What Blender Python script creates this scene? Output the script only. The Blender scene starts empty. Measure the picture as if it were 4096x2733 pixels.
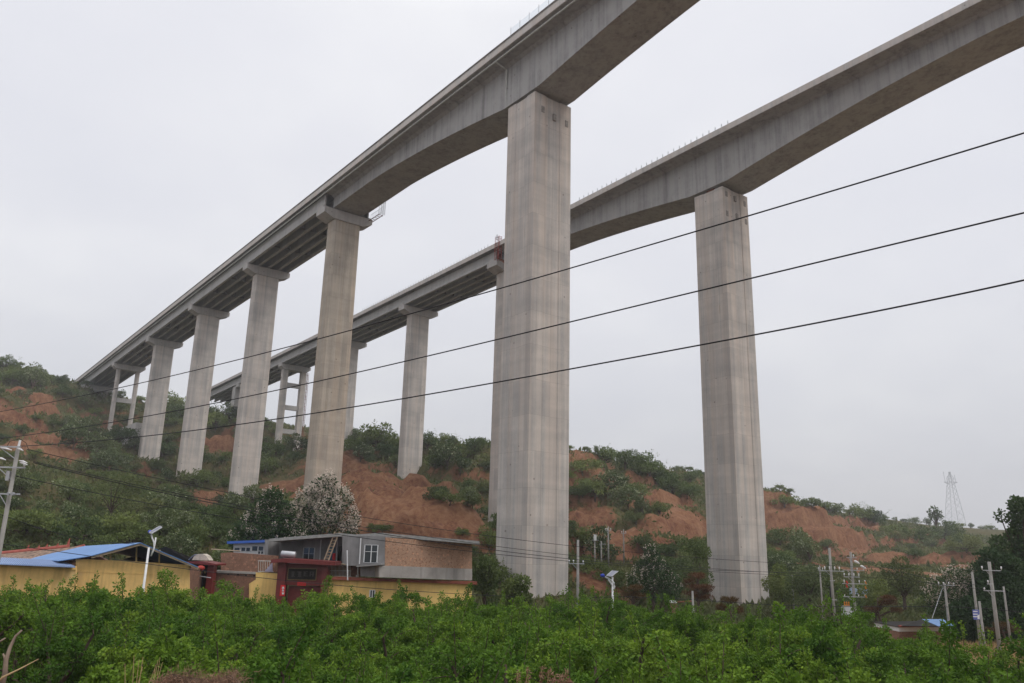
import bpy, math, random
import numpy as np
from mathutils import Vector, Matrix
rng = np.random.default_rng(7); random.seed(7)
sc = bpy.context.scene
COL = sc.collection
R = math.radians

# ------------------------------------------------------------------ camera
FPX, TH, RO = 3186.64, 0.25678, 0.02498          # focal length in photo pixels, pitch, roll
_up0 = np.array([0, -math.sin(TH), math.cos(TH)]); FW = np.array([0, math.cos(TH), math.sin(TH)]); _x = np.array([1., 0, 0])
RI = math.cos(RO)*_x + math.sin(RO)*_up0; UI = -math.sin(RO)*_x + math.cos(RO)*_up0
cam_d = bpy.data.cameras.new('camera'); cam = bpy.data.objects.new('camera', cam_d); COL.objects.link(cam)
cam.matrix_world = Matrix([[RI[0], UI[0], -FW[0], 0], [RI[1], UI[1], -FW[1], 0], [RI[2], UI[2], -FW[2], 0], [0, 0, 0, 1]])
cam_d.sensor_width = 36; cam_d.lens = FPX/4096*36; cam_d.clip_start = .2; cam_d.clip_end = 4000
sc.camera = cam

def ray(u, v):
    return FW + RI*((u-2048)/FPX) - UI*((v-1366.5)/FPX)
def W(u, v, Y):
    d = ray(u, v); return d*(Y/d[1])
def PX(P):
    P = np.asarray(P, float); d = P @ FW
    return np.stack([2048+FPX*(P @ RI)/d, 1366.5-FPX*(P @ UI)/d], -1)

# ------------------------------------------------------------------ noise
def _hash(ix, iy, seed):
    h = (ix.astype(np.int64)*374761393 + iy.astype(np.int64)*668265263 + seed*1442695041) & 0x7fffffff
    h = (h ^ (h >> 13))*1274126177 & 0x7fffffff
    return ((h ^ (h >> 16)) & 0xffff)/65535.0
def vnoise(x, y, seed=0):
    ix = np.floor(x); iy = np.floor(y); fx = x-ix; fy = y-iy
    fx = fx*fx*(3-2*fx); fy = fy*fy*(3-2*fy)
    a = _hash(ix, iy, seed); b = _hash(ix+1, iy, seed); c = _hash(ix, iy+1, seed); d = _hash(ix+1, iy+1, seed)
    return (a*(1-fx)+b*fx)*(1-fy)+(c*(1-fx)+d*fx)*fy
def fbm(x, y, seed=0, o=4):
    s = 0; a = .5
    for i in range(o):
        s = s+a*vnoise(x, y, seed+i*17); x = x*2.03+5.1; y = y*2.03+1.7; a *= .5
    return s
def sstep(a, b, x):
    t = np.clip((x-a)/(b-a), 0, 1); return t*t*(3-2*t)

# ------------------------------------------------------------------ terrain height
CP = []
def cp(u, v, Y): CP.append(tuple(W(u, v, Y)))
def cz(x, y, z): CP.append((x, y, z))
for x in range(-70, 81, 25):                      # the valley floor
    for y in (20, 45, 68): cz(x, y, -7.0 if x < 20 else -7.6)
for x in (30, 60, 90): cz(x, 90, -8.3)
cz(0, 85, -6.2); cz(-25, 85, -5.5); cz(-60, 80, -3.5); cz(30, 110, -8.6); cz(60, 120, -7.8)
cz(35, 125, -8.8); cz(100, 60, -8); cz(130, 90, -8); cz(3, 102, -5.2); cz(-.8, 171.6, -.4); cz(-110, 60, -2); cz(-120, 30, -3)
for u, v, Y in [(0,1452,288),(110,1482,292),(250,1522,298),(330,1570,290),(470,1590,330),(700,1625,340),(1040,1695,350),(1400,1735,350),
    (1600,1750,340),(1700,1795,262),(1760,1775,268),(1900,1785,262),(2100,1780,250),(2280,1775,232),(2440,1845,232),(2620,1905,232),(2800,1975,240),
    (3090,1995,262),(3300,2052,285),(3500,2082,330),(3750,2105,470),(4000,2122,560),(4096,2140,580),
    # piers' feet
    (1283,2020,150),(964,2035,181.5),(759,1862,212.7),(597,1815,243.8),(484,1690,274.8),(1641,1840,203.4),(1367,1760,235),(1148,1790,266.6),(985,1665,298),
    # left slope
    (0,2130,82),(0,1960,118),(0,1850,150),(0,1720,205),(60,1580,240),(200,1680,225),(400,2060,102),(400,1900,155),(300,1780,200),(650,2060,122),(800,2120,100),
    # red cut behind the house
    (1420,2120,108),(1700,2130,108),(1880,2140,110),(1450,2020,118),(1750,2030,119),(1900,2020,122),(1450,1940,150),(1750,1960,148),(1450,1850,170),(1650,1870,178),(1850,1890,182),
    # right slope
    (2350,2300,108),(2600,2330,112),(2400,2150,132),(2650,2130,150),(2400,2050,158),(2700,2040,186),(2400,1930,200),(2600,1980,208),
    (3150,2360,118),(3300,2330,130),(3200,2260,170),(3110,2165,248),(3200,2165,250),(3300,2160,253),(3420,2150,266),(3500,2130,292),(3150,2012,258),(3250,2045,262),(3350,2070,268),(3300,2215,215),(3420,2230,205),(3500,2250,190),(3560,2190,240),(3700,2230,215),
    (3650,2330,150),(3700,2170,300),(3950,2190,330),(3950,2320,160),(4090,2300,190)]:
    cp(u, v, Y)
for x, y, z in [(-330,200,60),(-330,320,72),(-200,380,66),(-100,430,60),(0,430,50),(100,430,36),(200,480,26),(330,640,26),(450,640,24),(-330,80,20),(-200,120,26),(-160,90,8),
    (330,300,6),(330,160,-6),(220,120,-7),(450,450,16),(-400,640,62),(0,640,50),(200,700,26),(0,900,45),(450,900,22),(-400,900,55),(250,260,8),(170,210,4)]:
    cz(x, y, z)
CP = np.array(CP); _C2 = 12.0**2
_D = np.sqrt(((CP[:, None, :2]-CP[None, :, :2])**2).sum(-1)+_C2)
_wt = np.linalg.solve(_D-np.eye(len(CP))*1.2, CP[:, 2]-CP[:, 2].mean()); _zm = CP[:, 2].mean()
def base_h(x, y):
    x = np.asarray(x, float); y = np.asarray(y, float); sh = x.shape; x = x.ravel(); y = y.ravel(); out = np.empty(len(x))
    for i in range(0, len(x), 20000):
        d = np.sqrt((x[i:i+20000, None]-CP[None, :, 0])**2+(y[i:i+20000, None]-CP[None, :, 1])**2+_C2); out[i:i+20000] = d @ _wt+_zm
    return out.reshape(sh)
def H(x, y):
    x = np.asarray(x, float); y = np.asarray(y, float)
    z = base_h(x, y)
    hill = sstep(-5, 6, z)*sstep(84, 125, y)
    flat = 1-sstep(62, 98, y)
    z = z*(1-flat*.85)+(-7.0-.5*sstep(10, 40, x))*flat*.85
    step = 6.5; w = z+5*fbm(x/42, y/42, 3)+1.7*fbm(x/4.2, y/4.2, 33, 3)
    t = w/step; fr = t-np.floor(t)
    terr = (np.floor(t)+sstep(.78, .94, fr))*step-w
    far = 1-sstep(330, 480, y)
    z = z+hill*terr*.8*sstep(.2, .5, fbm(x/60, y/60, 9))*far
    rid = np.abs(fbm(x/13, y/13, 21)-.47)*2; r2 = 1-np.abs(fbm(x/7, y/9, 61)-.47)*5; r3 = 1-np.abs(fbm(x/3.2, y/4, 71)-.47)*5
    z = z+hill*far*(3.6*(fbm(x/26, y/26, 5)-.47)+1.5*rid+.8*(fbm(x/4, y/4, 8)-.47)-2.3*np.clip(r2, 0, 1)-1.1*np.clip(r3, 0, 1))
    z = z+(1-hill)*.35*(fbm(x/6, y/6, 2)-.47)
    shift = np.maximum(0, -x-5.5)*1.25                      # roadside bank under the camera
    b = 1-sstep(7.5, 17.5, y-shift)
    z = z*(1-b)+(-1.78+.12*(fbm(x/1.5, y/1.5, 4)-.5))*b
    return z
def hz(x, y): return float(H(np.array([x]), np.array([y]))[0])
def ground_hit(u, v, y0=70., y1=600.):
    d = ray(u, v); Y = np.arange(y0, y1, 1.0); P = d[None]*(Y/d[1])[:, None]
    h = H(P[:, 0], P[:, 1]); k = np.nonzero(P[:, 2] < h)[0]
    if len(k) == 0: return None
    return P[k[0], 0], P[k[0], 1], h[k[0]]

# ------------------------------------------------------------------ materials
def mat(name):
    m = bpy.data.materials.new(name); m.use_nodes = True; nt = m.node_tree; nt.nodes.clear()
    out = nt.nodes.new('ShaderNodeOutputMaterial'); bs = nt.nodes.new('ShaderNodeBsdfPrincipled')
    nt.links.new(bs.outputs[0], out.inputs[0]); bs.inputs['Specular IOR Level'].default_value = .25
    return m, nt, bs, out
def N(nt, t, **kw):
    n = nt.nodes.new(t)
    for k, v in kw.items():
        if k[0] == '_': setattr(n, k[1:], v)
        else:
            key = k.replace('__', ' ') if not k.startswith('i') or not k[1:].isdigit() else int(k[1:])
            n.inputs[key].default_value = v
    return n
def noise(nt, vec, scale, detail=4, rough=.55):
    n = N(nt, 'ShaderNodeTexNoise'); n.inputs['Scale'].default_value = scale; n.inputs['Detail'].default_value = detail; n.inputs['Roughness'].default_value = rough
    nt.links.new(vec, n.inputs['Vector']); return n.outputs['Fac']
def scaled(nt, vec, s):
    m = N(nt, 'ShaderNodeVectorMath', _operation='MULTIPLY'); nt.links.new(vec, m.inputs[0]); m.inputs[1].default_value = s; return m.outputs[0]
def ramp(nt, fac, stops):
    r = N(nt, 'ShaderNodeValToRGB'); e = r.color_ramp.elements
    while len(e) < len(stops): e.new(.5)
    for i, (p, c) in enumerate(stops):
        e[i].position = p; e[i].color = (*c, 1) if len(c) == 3 else c
    nt.links.new(fac, r.inputs[0]); return r.outputs[0]
def mixc(nt, fac, a, b, mode='MIX'):
    m = N(nt, 'ShaderNodeMix', _data_type='RGBA', _blend_type=mode)
    for s, v in ((m.inputs[0], fac), (m.inputs[6], a), (m.inputs[7], b)):
        if hasattr(v, 'is_linked'): nt.links.new(v, s)
        elif isinstance(v, (int, float)): s.default_value = v
        else: s.default_value = (*v, 1)
    return m.outputs[2]
def mth(nt, op, a, b=None, clamp=False):
    m = N(nt, 'ShaderNodeMath', _operation=op, _use_clamp=clamp)
    for s, v in zip(m.inputs, (a, b)):
        if v is None: continue
        if hasattr(v, 'is_linked'): nt.links.new(v, s)
        else: s.default_value = v
    return m.outputs[0]
def bump(nt, bs, h, strength=.3, dist=.05):
    b = N(nt, 'ShaderNodeBump'); b.inputs['Strength'].default_value = strength; b.inputs['Distance'].default_value = dist
    nt.links.new(h, b.inputs['Height']); nt.links.new(b.outputs[0], bs.inputs['Normal'])
def coords(nt, kind='Object'): return N(nt, 'ShaderNodeTexCoord').outputs[kind]

def plain(name, col, rough=.7, metal=0, var=.25, scale=3., spec=.25, grime=0):
    m, nt, bs, _ = mat(name); v = coords(nt)
    f = noise(nt, v, scale, 5); g = noise(nt, v, scale*9, 3)
    c = ramp(nt, f, [(.3, tuple(x*(1-var) for x in col)), (.7, tuple(min(1, x*(1+var)) for x in col))])
    c = mixc(nt, mth(nt, 'MULTIPLY', g, .35), c, tuple(x*.6 for x in col))
    if grime:
        st = noise(nt, scaled(nt, v, (1.6, 1.6, .12)), 1.3, 5, .65); c = mixc(nt, ramp(nt, st, [(.5, (0, 0, 0)), (.72, (grime,)*3)]), c, tuple(x*.45 for x in col))
        pt = noise(nt, v, .55, 4, .6); c = mixc(nt, ramp(nt, pt, [(.58, (0, 0, 0)), (.66, (grime*.7,)*3)]), c, tuple(min(1, x*.7+.12) for x in col))
    nt.links.new(c, bs.inputs['Base Color']); bs.inputs['Roughness'].default_value = rough; bs.inputs['Metallic'].default_value = metal
    bs.inputs['Specular IOR Level'].default_value = spec
    return m

def concrete(name, light, dark, panel=True, warm=.5, pw=1.35, ph=4.5):
    m, nt, bs, _ = mat(name); v = coords(nt)
    streak = noise(nt, scaled(nt, v, (1.9, 1.9, .035)), 1.0, 6, .62)
    streak2 = noise(nt, scaled(nt, v, (.55, .55, .012)), 1.0, 3, .6)
    blot = noise(nt, v, .3, 7, .68); fine = noise(nt, v, 5., 4, .6)
    f = mth(nt, 'ADD', mth(nt, 'MULTIPLY', streak, .5), mth(nt, 'ADD', mth(nt, 'MULTIPLY', streak2, .3), mth(nt, 'MULTIPLY', blot, .42)))
    f = mth(nt, 'ADD', f, mth(nt, 'MULTIPLY', fine, .12))
    c = ramp(nt, f, [(.49, dark), (.60, tuple(.5*(a+b) for a, b in zip(light, dark))), (.72, light)])
    pink = tuple(x*y for x, y in zip(light, (1.0, .915, .85)))
    c = mixc(nt, mth(nt, 'MULTIPLY', ramp(nt, noise(nt, scaled(nt, v, (.8, .8, .03)), 1., 3), [(.42, (0, 0, 0)), (.62, (1, 1, 1))]), warm), c, pink)
    if panel:
        sp = N(nt, 'ShaderNodeSeparateXYZ'); nt.links.new(v, sp.inputs[0])
        cb = N(nt, 'ShaderNodeCombineXYZ'); nt.links.new(mth(nt, 'ADD', sp.outputs[0], sp.outputs[1]), cb.inputs[0]); nt.links.new(sp.outputs[2], cb.inputs[1])
        bt = N(nt, 'ShaderNodeTexBrick'); nt.links.new(cb.outputs[0], bt.inputs['Vector']); bt.offset = 0
        bt.inputs['Color1'].default_value = (.84, .845, .855, 1); bt.inputs['Color2'].default_value = (1.06, 1.05, 1.03, 1); bt.inputs['Mortar'].default_value = (.66, .65, .63, 1)
        bt.inputs['Scale'].default_value = 1; bt.inputs['Mortar Size'].default_value = .022; bt.inputs['Brick Width'].default_value = pw; bt.inputs['Row Height'].default_value = ph
        bt.inputs['Mortar Smooth'].default_value = .3
        c = mixc(nt, .8, c, bt.outputs['Color'], 'MULTIPLY')
        hb_ = noise(nt, scaled(nt, v, (.02, .02, .42)), 1., 2, .5); c = mixc(nt, ramp(nt, hb_, [(.42, (.22, .22, .22)), (.58, (0, 0, 0))]), c, tuple(x*.82 for x in dark))
        # rusty weeps and tie-hole specks
        rs = ramp(nt, noise(nt, scaled(nt, v, (.9, .9, .12)), 1.3, 2), [(.74, (0, 0, 0)), (.80, (1, 1, 1))])
        c = mixc(nt, mth(nt, 'MULTIPLY', rs, .45), c, (.36, .24, .11))
    vo = N(nt, 'ShaderNodeTexVoronoi'); nt.links.new(v, vo.inputs['Vector']); vo.inputs['Scale'].default_value = .55
    sp2 = ramp(nt, vo.outputs['Distance'], [(.055, (1, 1, 1)), (.085, (0, 0, 0))])
    c = mixc(nt, mth(nt, 'MULTIPLY', sp2, .55), c, (.10, .08, .07))
    nt.links.new(c, bs.inputs['Base Color']); bs.inputs['Roughness'].default_value = .9; bs.inputs['Specular IOR Level'].default_value = .15
    bump(nt, bs, mth(nt, 'ADD', fine, mth(nt, 'MULTIPLY', streak, .6)), .35, .03)
    return m
M = {}
M['pier'] = concrete('pier_concrete', (.555, .515, .48), (.315, .31, .305), warm=.55)
M['pier_old'] = concrete('weathered_pier_concrete', (.47, .415, .35), (.265, .235, .20), warm=.6)
M['deck'] = concrete('deck_concrete', (.375, .368, .36), (.185, .184, .183), panel=False, warm=.12)
M['soffit'] = concrete('shade_darkened_soffit_concrete', (.20, .195, .19), (.10, .10, .098), panel=False, warm=.2)  # deck concrete darkened to paint in the shade between the beams
M['beam'] = concrete('beam_concrete', (.40, .395, .385), (.28, .277, .272), panel=False, warm=.2)
M['cap'] = concrete('cap_concrete', (.44, .425, .41), (.28, .27, .265), panel=False, warm=.3)
M['parapet'] = concrete('parapet_concrete', (.34, .325, .31), (.13, .128, .125), panel=False, warm=.4)
M['fascia'] = concrete('fascia_concrete', (.54, .505, .475), (.36, .345, .33), panel=False, warm=.5)
M['patch'] = plain('dark_patch_concrete', (.27, .25, .23), .9)
M['asphalt'] = plain('asphalt', (.05, .05, .052), .9)
M['pipe'] = plain('grey_pipe', (.50, .51, .47), .5)
M['steel'] = plain('galvanised_steel', (.42, .44, .46), .45, .3)
M['rust'] = plain('rusty_steel', (.20, .075, .045), .8)
M['redpaint'] = plain('red_primer', (.30, .055, .045), .7)
M['cable'] = plain('black_cable', (.018, .018, .02), .6)
M['pole'] = plain('pole_concrete', (.29, .28, .26), .9, var=.2, scale=1.5)
M['porcelain'] = plain('white_porcelain', (.78, .79, .8), .25, var=.05, spec=.5)
M['white'] = plain('white_paint', (.74, .75, .76), .5, var=.08)
M['bluelamp'] = plain('blue_lamp_plastic', (.03, .06, .42), .4, var=.1)
M['panel'] = plain('solar_cells', (.16, .17, .23), .3, var=.15, scale=8, spec=.6)
M['aluminium'] = plain('aluminium', (.46, .47, .49), .35, .4, .1)
M['yellow'] = plain('yellow_wall_paint', (.86, .60, .215), .85, var=.16, scale=.8, grime=.5)
M['yellow_old'] = plain('faded_ochre_wall_paint', (.82, .55, .21), .9, var=.2, scale=.7, grime=.6)
M['redgate'] = plain('dark_red_tile', (.155, .024, .022), .45, var=.2, spec=.4)
M['ledge'] = plain('brick_red_ledge', (.27, .085, .055), .8, var=.3, scale=1.2)
M['redpaper'] = plain('red_paper', (.62, .03, .035), .6, var=.1)
M['render'] = plain('grey_cement_render', (.255, .25, .248), .9, var=.3, scale=.7, grime=.5)
M['render_light'] = plain('pale_cement_render', (.36, .335, .31), .9, var=.3, scale=.6, grime=.6)
M['slab'] = plain('roof_slab_cement', (.30, .30, .29), .9, var=.25)
M['dark'] = plain('dark_interior', (.02, .018, .016), .9)
M['timber'] = plain('weathered_timber', (.42, .33, .23), .85)
M['postyellow'] = plain('ochre_post', (.45, .33, .15), .8)
M['bluedoor'] = plain('blue_door', (.05, .13, .20), .6)
M['bluetrim'] = plain('blue_trim', (.05, .13, .46), .5, var=.1)
M['redtile'] = plain('red_roof_tile', (.33, .085, .065), .7, var=.25, scale=2)
M['gold'] = plain('gold_letters', (.45, .30, .06), .5)
M['boardtext'] = plain('board_letters', (.07, .065, .06), .5)
M['boardframe'] = plain('board_frame', (.22, .15, .06), .5)
M['lantern'] = plain('red_lantern_cloth', (.45, .06, .05), .6)
M['tarp'] = plain('pale_tarpaulin', (.50, .45, .38), .8, var=.25)
M['lilac'] = plain('lilac_sheet', (.36, .34, .44), .7)
M['orange'] = plain('orange_insulation', (.55, .20, .02), .5)
M['transformer'] = plain('transformer_grey', (.50, .53, .55), .5, var=.1)
M['cloth'] = plain('blue_white_sheet', (.40, .48, .62), .7, var=.3, scale=6)
M['bark'] = plain('bark', (.085, .06, .045), .95, var=.4, scale=6)
M['deadwood'] = plain('dead_wood', (.22, .17, .13), .95, var=.3, scale=6)
M['straw'] = plain('dry_straw', (.42, .30, .16), .9, var=.3)
M['heap'] = plain('brown_heap', (.12, .085, .06), .95, var=.5, scale=5)
M['signblue'] = plain('sign_blue', (.12, .15, .42), .5, var=.1)

def glassmat():
    m, nt, bs, _ = mat('window_glass'); bs.inputs['Base Color'].default_value = (.035, .045, .05, 1); bs.inputs['Roughness'].default_value = .08; bs.inputs['Specular IOR Level'].default_value = .5
    v = coords(nt); bump(nt, bs, noise(nt, v, 1.2, 2), .05, .02); return m
M['glass'] = glassmat()
def screenmat():
    m, nt, bs, out = mat('clear_screen_panel'); g = N(nt, 'ShaderNodeBsdfGlossy'); g.inputs['Roughness'].default_value = .1; g.inputs['Color'].default_value = (.7, .75, .78, 1)
    t = N(nt, 'ShaderNodeBsdfTransparent'); t.inputs['Color'].default_value = (.94, .955, .965, 1)
    x = N(nt, 'ShaderNodeMixShader'); x.inputs[0].default_value = .03; nt.links.new(t.outputs[0], x.inputs[1]); nt.links.new(g.outputs[0], x.inputs[2]); nt.links.new(x.outputs[0], out.inputs[0]); return m
M['screen'] = screenmat()
def brickmat(name, c1, c2, mortar, rough_scale=1.0, bw=.24, bh=.07, rot=0.):
    m, nt, bs, _ = mat(name); v = coords(nt)
    sp = N(nt, 'ShaderNodeSeparateXYZ'); nt.links.new(v, sp.inputs[0]); cb = N(nt, 'ShaderNodeCombineXYZ')
    nt.links.new(mth(nt, 'ADD', sp.outputs[0], mth(nt, 'MULTIPLY', sp.outputs[1], .35)), cb.inputs[0]); nt.links.new(sp.outputs[2], cb.inputs[1])
    wob = N(nt, 'ShaderNodeVectorMath', _operation='ADD'); nt.links.new(cb.outputs[0], wob.inputs[0])
    nz = N(nt, 'ShaderNodeTexNoise'); nz.inputs['Scale'].default_value = 2.; nt.links.new(v, nz.inputs['Vector']); nt.links.new(scaled(nt, nz.outputs['Color'], (.06*rough_scale,)*3), wob.inputs[1])
    bt = N(nt, 'ShaderNodeTexBrick'); nt.links.new(wob.outputs[0], bt.inputs['Vector'])
    bt.inputs['Color1'].default_value = (*c1, 1); bt.inputs['Color2'].default_value = (*c2, 1); bt.inputs['Mortar'].default_value = (*mortar, 1)
    bt.inputs['Scale'].default_value = 1; bt.inputs['Brick Width'].default_value = bw; bt.inputs['Row Height'].default_value = bh; bt.inputs['Mortar Size'].default_value = .012
    c = mixc(nt, ramp(nt, noise(nt, v, .9, 5), [(.35, (0, 0, 0)), (.75, (.35, .35, .35))]), bt.outputs['Color'], tuple(x*.55 for x in c1))
    c = mixc(nt, ramp(nt, noise(nt, v, 4.5, 3), [(.56, (0, 0, 0)), (.68, (.65, .65, .65))]), c, tuple(min(1, x*1.6) for x in c2))
    c = mixc(nt, ramp(nt, noise(nt, v, 6.1, 3), [(.36, (.6, .6, .6)), (.46, (0, 0, 0))]), c, tuple(x*.5 for x in c1))
    nt.links.new(c, bs.inputs['Base Color']); bs.inputs['Roughness'].default_value = .92; bump(nt, bs, bt.outputs['Fac'], -.4, .02); return m
M['brick'] = brickmat('red_brick', (.355, .17, .095), (.43, .225, .135), (.44, .36, .28))
M['roughbrick'] = brickmat('rough_red_brick', (.235, .115, .075), (.29, .145, .095), (.17, .12, .09), 3.)
def bluesheet(name, col):
    m, nt, bs, _ = mat(name); v = coords(nt)
    w = N(nt, 'ShaderNodeTexWave'); nt.links.new(v, w.inputs['Vector']); w.inputs['Scale'].default_value = 1.6; w.inputs['Distortion'].default_value = 0
    c = mixc(nt, noise(nt, v, .7, 4), tuple(x*.8 for x in col), tuple(min(1, x*1.2) for x in col))
    nt.links.new(c, bs.inputs['Base Color']); bs.inputs['Roughness'].default_value = .45; bump(nt, bs, w.outputs['Fac'], .35, .04); return m
M['bluesheet'] = bluesheet('blue_roof_sheet', (.115, .235, .47))
M['greysheet'] = bluesheet('pale_blue_corrugated_sheet', (.24, .33, .52))
def oldtile():
    m, nt, bs, _ = mat('old_roof_tiles'); v = coords(nt)
    vo = N(nt, 'ShaderNodeTexVoronoi'); nt.links.new(scaled(nt, v, (4, 2, 4)), vo.inputs['Vector']); vo.inputs['Scale'].default_value = 1.2
    c = ramp(nt, vo.outputs['Distance'], [(.1, (.34, .23, .16)), (.5, (.22, .15, .11)), (.8, (.08, .06, .05))])
    nt.links.new(c, bs.inputs['Base Color']); bs.inputs['Roughness'].default_value = .95; bump(nt, bs, vo.outputs['Distance'], -.6, .06); return m
M['oldtile'] = oldtile()

def leafmat(name, A, B, flower=None, trans=.30):
    m, nt, bs, out = mat(name)
    at = N(nt, 'ShaderNodeAttribute', _attribute_name='tint'); oi = N(nt, 'ShaderNodeObjectInfo')
    c = mixc(nt, mth(nt, 'MINIMUM', at.outputs['Fac'], 1.), A, B)
    hs = N(nt, 'ShaderNodeHueSaturation'); nt.links.new(c, hs.inputs['Color'])
    mr = N(nt, 'ShaderNodeMapRange'); nt.links.new(oi.outputs['Random'], mr.inputs[0]); mr.inputs[3].default_value = .72; mr.inputs[4].default_value = 1.25; nt.links.new(mr.outputs[0], hs.inputs['Value'])
    mr2 = N(nt, 'ShaderNodeMapRange'); nt.links.new(oi.outputs['Random'], mr2.inputs[0]); mr2.inputs[3].default_value = .515; mr2.inputs[4].default_value = .485; nt.links.new(mr2.outputs[0], hs.inputs['Hue'])
    c = hs.outputs[0]
    if flower: c = mixc(nt, mth(nt, 'GREATER_THAN', at.outputs['Fac'], 1.5), c, flower)
    nt.links.new(c, bs.inputs['Base Color']); bs.inputs['Roughness'].default_value = .6; bs.inputs['Specular IOR Level'].default_value = .12
    tr = N(nt, 'ShaderNodeBsdfTranslucent'); nt.links.new(c, tr.inputs['Color'])
    mx = N(nt, 'ShaderNodeMixShader'); mx.inputs[0].default_value = trans
    nt.links.new(bs.outputs[0], mx.inputs[1]); nt.links.new(tr.outputs[0], mx.inputs[2]); nt.links.new(mx.outputs[0], out.inputs[0])
    return m
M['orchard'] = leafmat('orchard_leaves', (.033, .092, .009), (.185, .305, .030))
M['bush'] = leafmat('bush_leaves', (.078, .118, .034), (.175, .215, .066))
M['bushdark'] = leafmat('dark_bush_leaves', (.060, .094, .032), (.115, .155, .054))
M['bushyellow'] = leafmat('yellow_green_leaves', (.075, .105, .035), (.16, .18, .065))
M['locust'] = leafmat('locust_leaves', (.070, .104, .036), (.135, .168, .070), (.31, .34, .21))
M['paulownia'] = leafmat('paulownia_leaves', (.035, .070, .026), (.070, .115, .042), (.64, .55, .47))
M['poplar'] = leafmat('poplar_leaves', (.034, .066, .026), (.078, .125, .048), trans=.3)
M['deadpine'] = leafmat('dead_pine_needles', (.11, .050, .028), (.18, .082, .044), trans=.1)
M['pinegreen'] = leafmat('half_dead_pine_needles', (.09, .065, .025), (.15, .075, .03), trans=.1)
M['scrub'] = leafmat('scrub_leaves', (.055, .080, .027), (.135, .145, .056))
M['drygrass'] = leafmat('dry_grass', (.30, .19, .085), (.46, .33, .17), trans=.2)
M['flower_head'] = leafmat('brown_seed_heads', (.13, .085, .055), (.25, .16, .10), trans=.2)

def groundmat():
    m, nt, bs, _ = mat('loess_ground'); v = coords(nt)
    so = N(nt, 'ShaderNodeAttribute', _attribute_name='soil').outputs['Fac']; dr = N(nt, 'ShaderNodeAttribute', _attribute_name='dry').outputs['Fac']
    gul = noise(nt, scaled(nt, v, (.9, .9, .10)), 1.0, 7, .7); blot = noise(nt, v, .07, 5, .6); fine = noise(nt, v, 1.6, 5, .65)
    f = mth(nt, 'ADD', mth(nt, 'MULTIPLY', gul, .5), mth(nt, 'ADD', mth(nt, 'MULTIPLY', blot, .3), mth(nt, 'MULTIPLY', fine, .3)))
    soil = ramp(nt, f, [(.38, (.055, .027, .018)), (.48, (.12, .052, .031)), (.58, (.185, .094, .052)), (.72, (.255, .148, .087))])
    grass = ramp(nt, mth(nt, 'ADD', mth(nt, 'MULTIPLY', fine, .6), mth(nt, 'MULTIPLY', blot, .5)), [(.38, (.040, .050, .019)), (.58, (.078, .068, .030)), (.75, (.12, .085, .044))])
    edge = mth(nt, 'ADD', so, mth(nt, 'MULTIPLY', mth(nt, 'SUBTRACT', noise(nt, v, .35, 6, .7), .5), .9))
    k = ramp(nt, edge, [(.42, (0, 0, 0)), (.58, (1, 1, 1))])
    c = mixc(nt, k, grass, soil)
    dg = ramp(nt, fine, [(.3, (.22, .125, .06)), (.7, (.40, .27, .13))])
    c = mixc(nt, dr, c, dg)
    nt.links.new(c, bs.inputs['Base Color']); bs.inputs['Roughness'].default_value = .97; bs.inputs['Specular IOR Level'].default_value = .05
    bump(nt, bs, f, .8, .8); return m
M['ground'] = groundmat()

# ------------------------------------------------------------------ mesh helpers
WL = {}                                             # world location of each root / part
def mesh_np(name, V, F, mats, smooth=False, tint=None, attrs=None, midx=None):
    V = np.asarray(V, np.float32).reshape(-1, 3); F = np.asarray(F, np.int32); n, k = F.shape
    me = bpy.data.meshes.new(name); me.vertices.add(len(V)); me.vertices.foreach_set('co', V.ravel())
    me.loops.add(n*k); me.loops.foreach_set('vertex_index', F.ravel()); me.polygons.add(n)
    me.polygons.foreach_set('loop_start', np.arange(0, n*k, k, dtype=np.int32)); me.polygons.foreach_set('loop_total', np.full(n, k, np.int32))
    me.polygons.foreach_set('use_smooth', np.full(n, smooth, dtype=bool))
    for m in (mats if isinstance(mats, (list, tuple)) else [mats]): me.materials.append(m)
    if midx is not None: me.polygons.foreach_set('material_index', np.asarray(midx, np.int32))
    if tint is not None:
        a = me.attributes.new('tint', 'FLOAT', 'FACE'); a.data.foreach_set('value', np.asarray(tint, np.float32))
    for kx, val in (attrs or {}).items():
        a = me.attributes.new(kx, 'FLOAT', 'POINT'); a.data.foreach_set('value', np.asarray(val, np.float32))
    me.update(); me.validate(); return me
def tag(o, label=None, cat=None, group=None, kind=None):
    if label: o['label'] = label
    if cat: o['category'] = cat
    if group: o['group'] = group
    if kind: o['kind'] = kind
    return o
def empty(name, loc, rz=0):
    o = bpy.data.objects.new(name, None); COL.objects.link(o); o.location = loc; o.rotation_euler = (0, 0, rz); o.empty_display_size = .5
    WL[o.name] = np.array(loc, float); return o
def link(name, me, parent=None, loc=(0, 0, 0), rz=0, scale=None):
    o = bpy.data.objects.new(name, me); COL.objects.link(o); o.parent = parent; o.location = loc; o.rotation_euler = (0, 0, rz)
    if scale is not None: o.scale = (scale,)*3 if np.isscalar(scale) else scale
    return o
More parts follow.
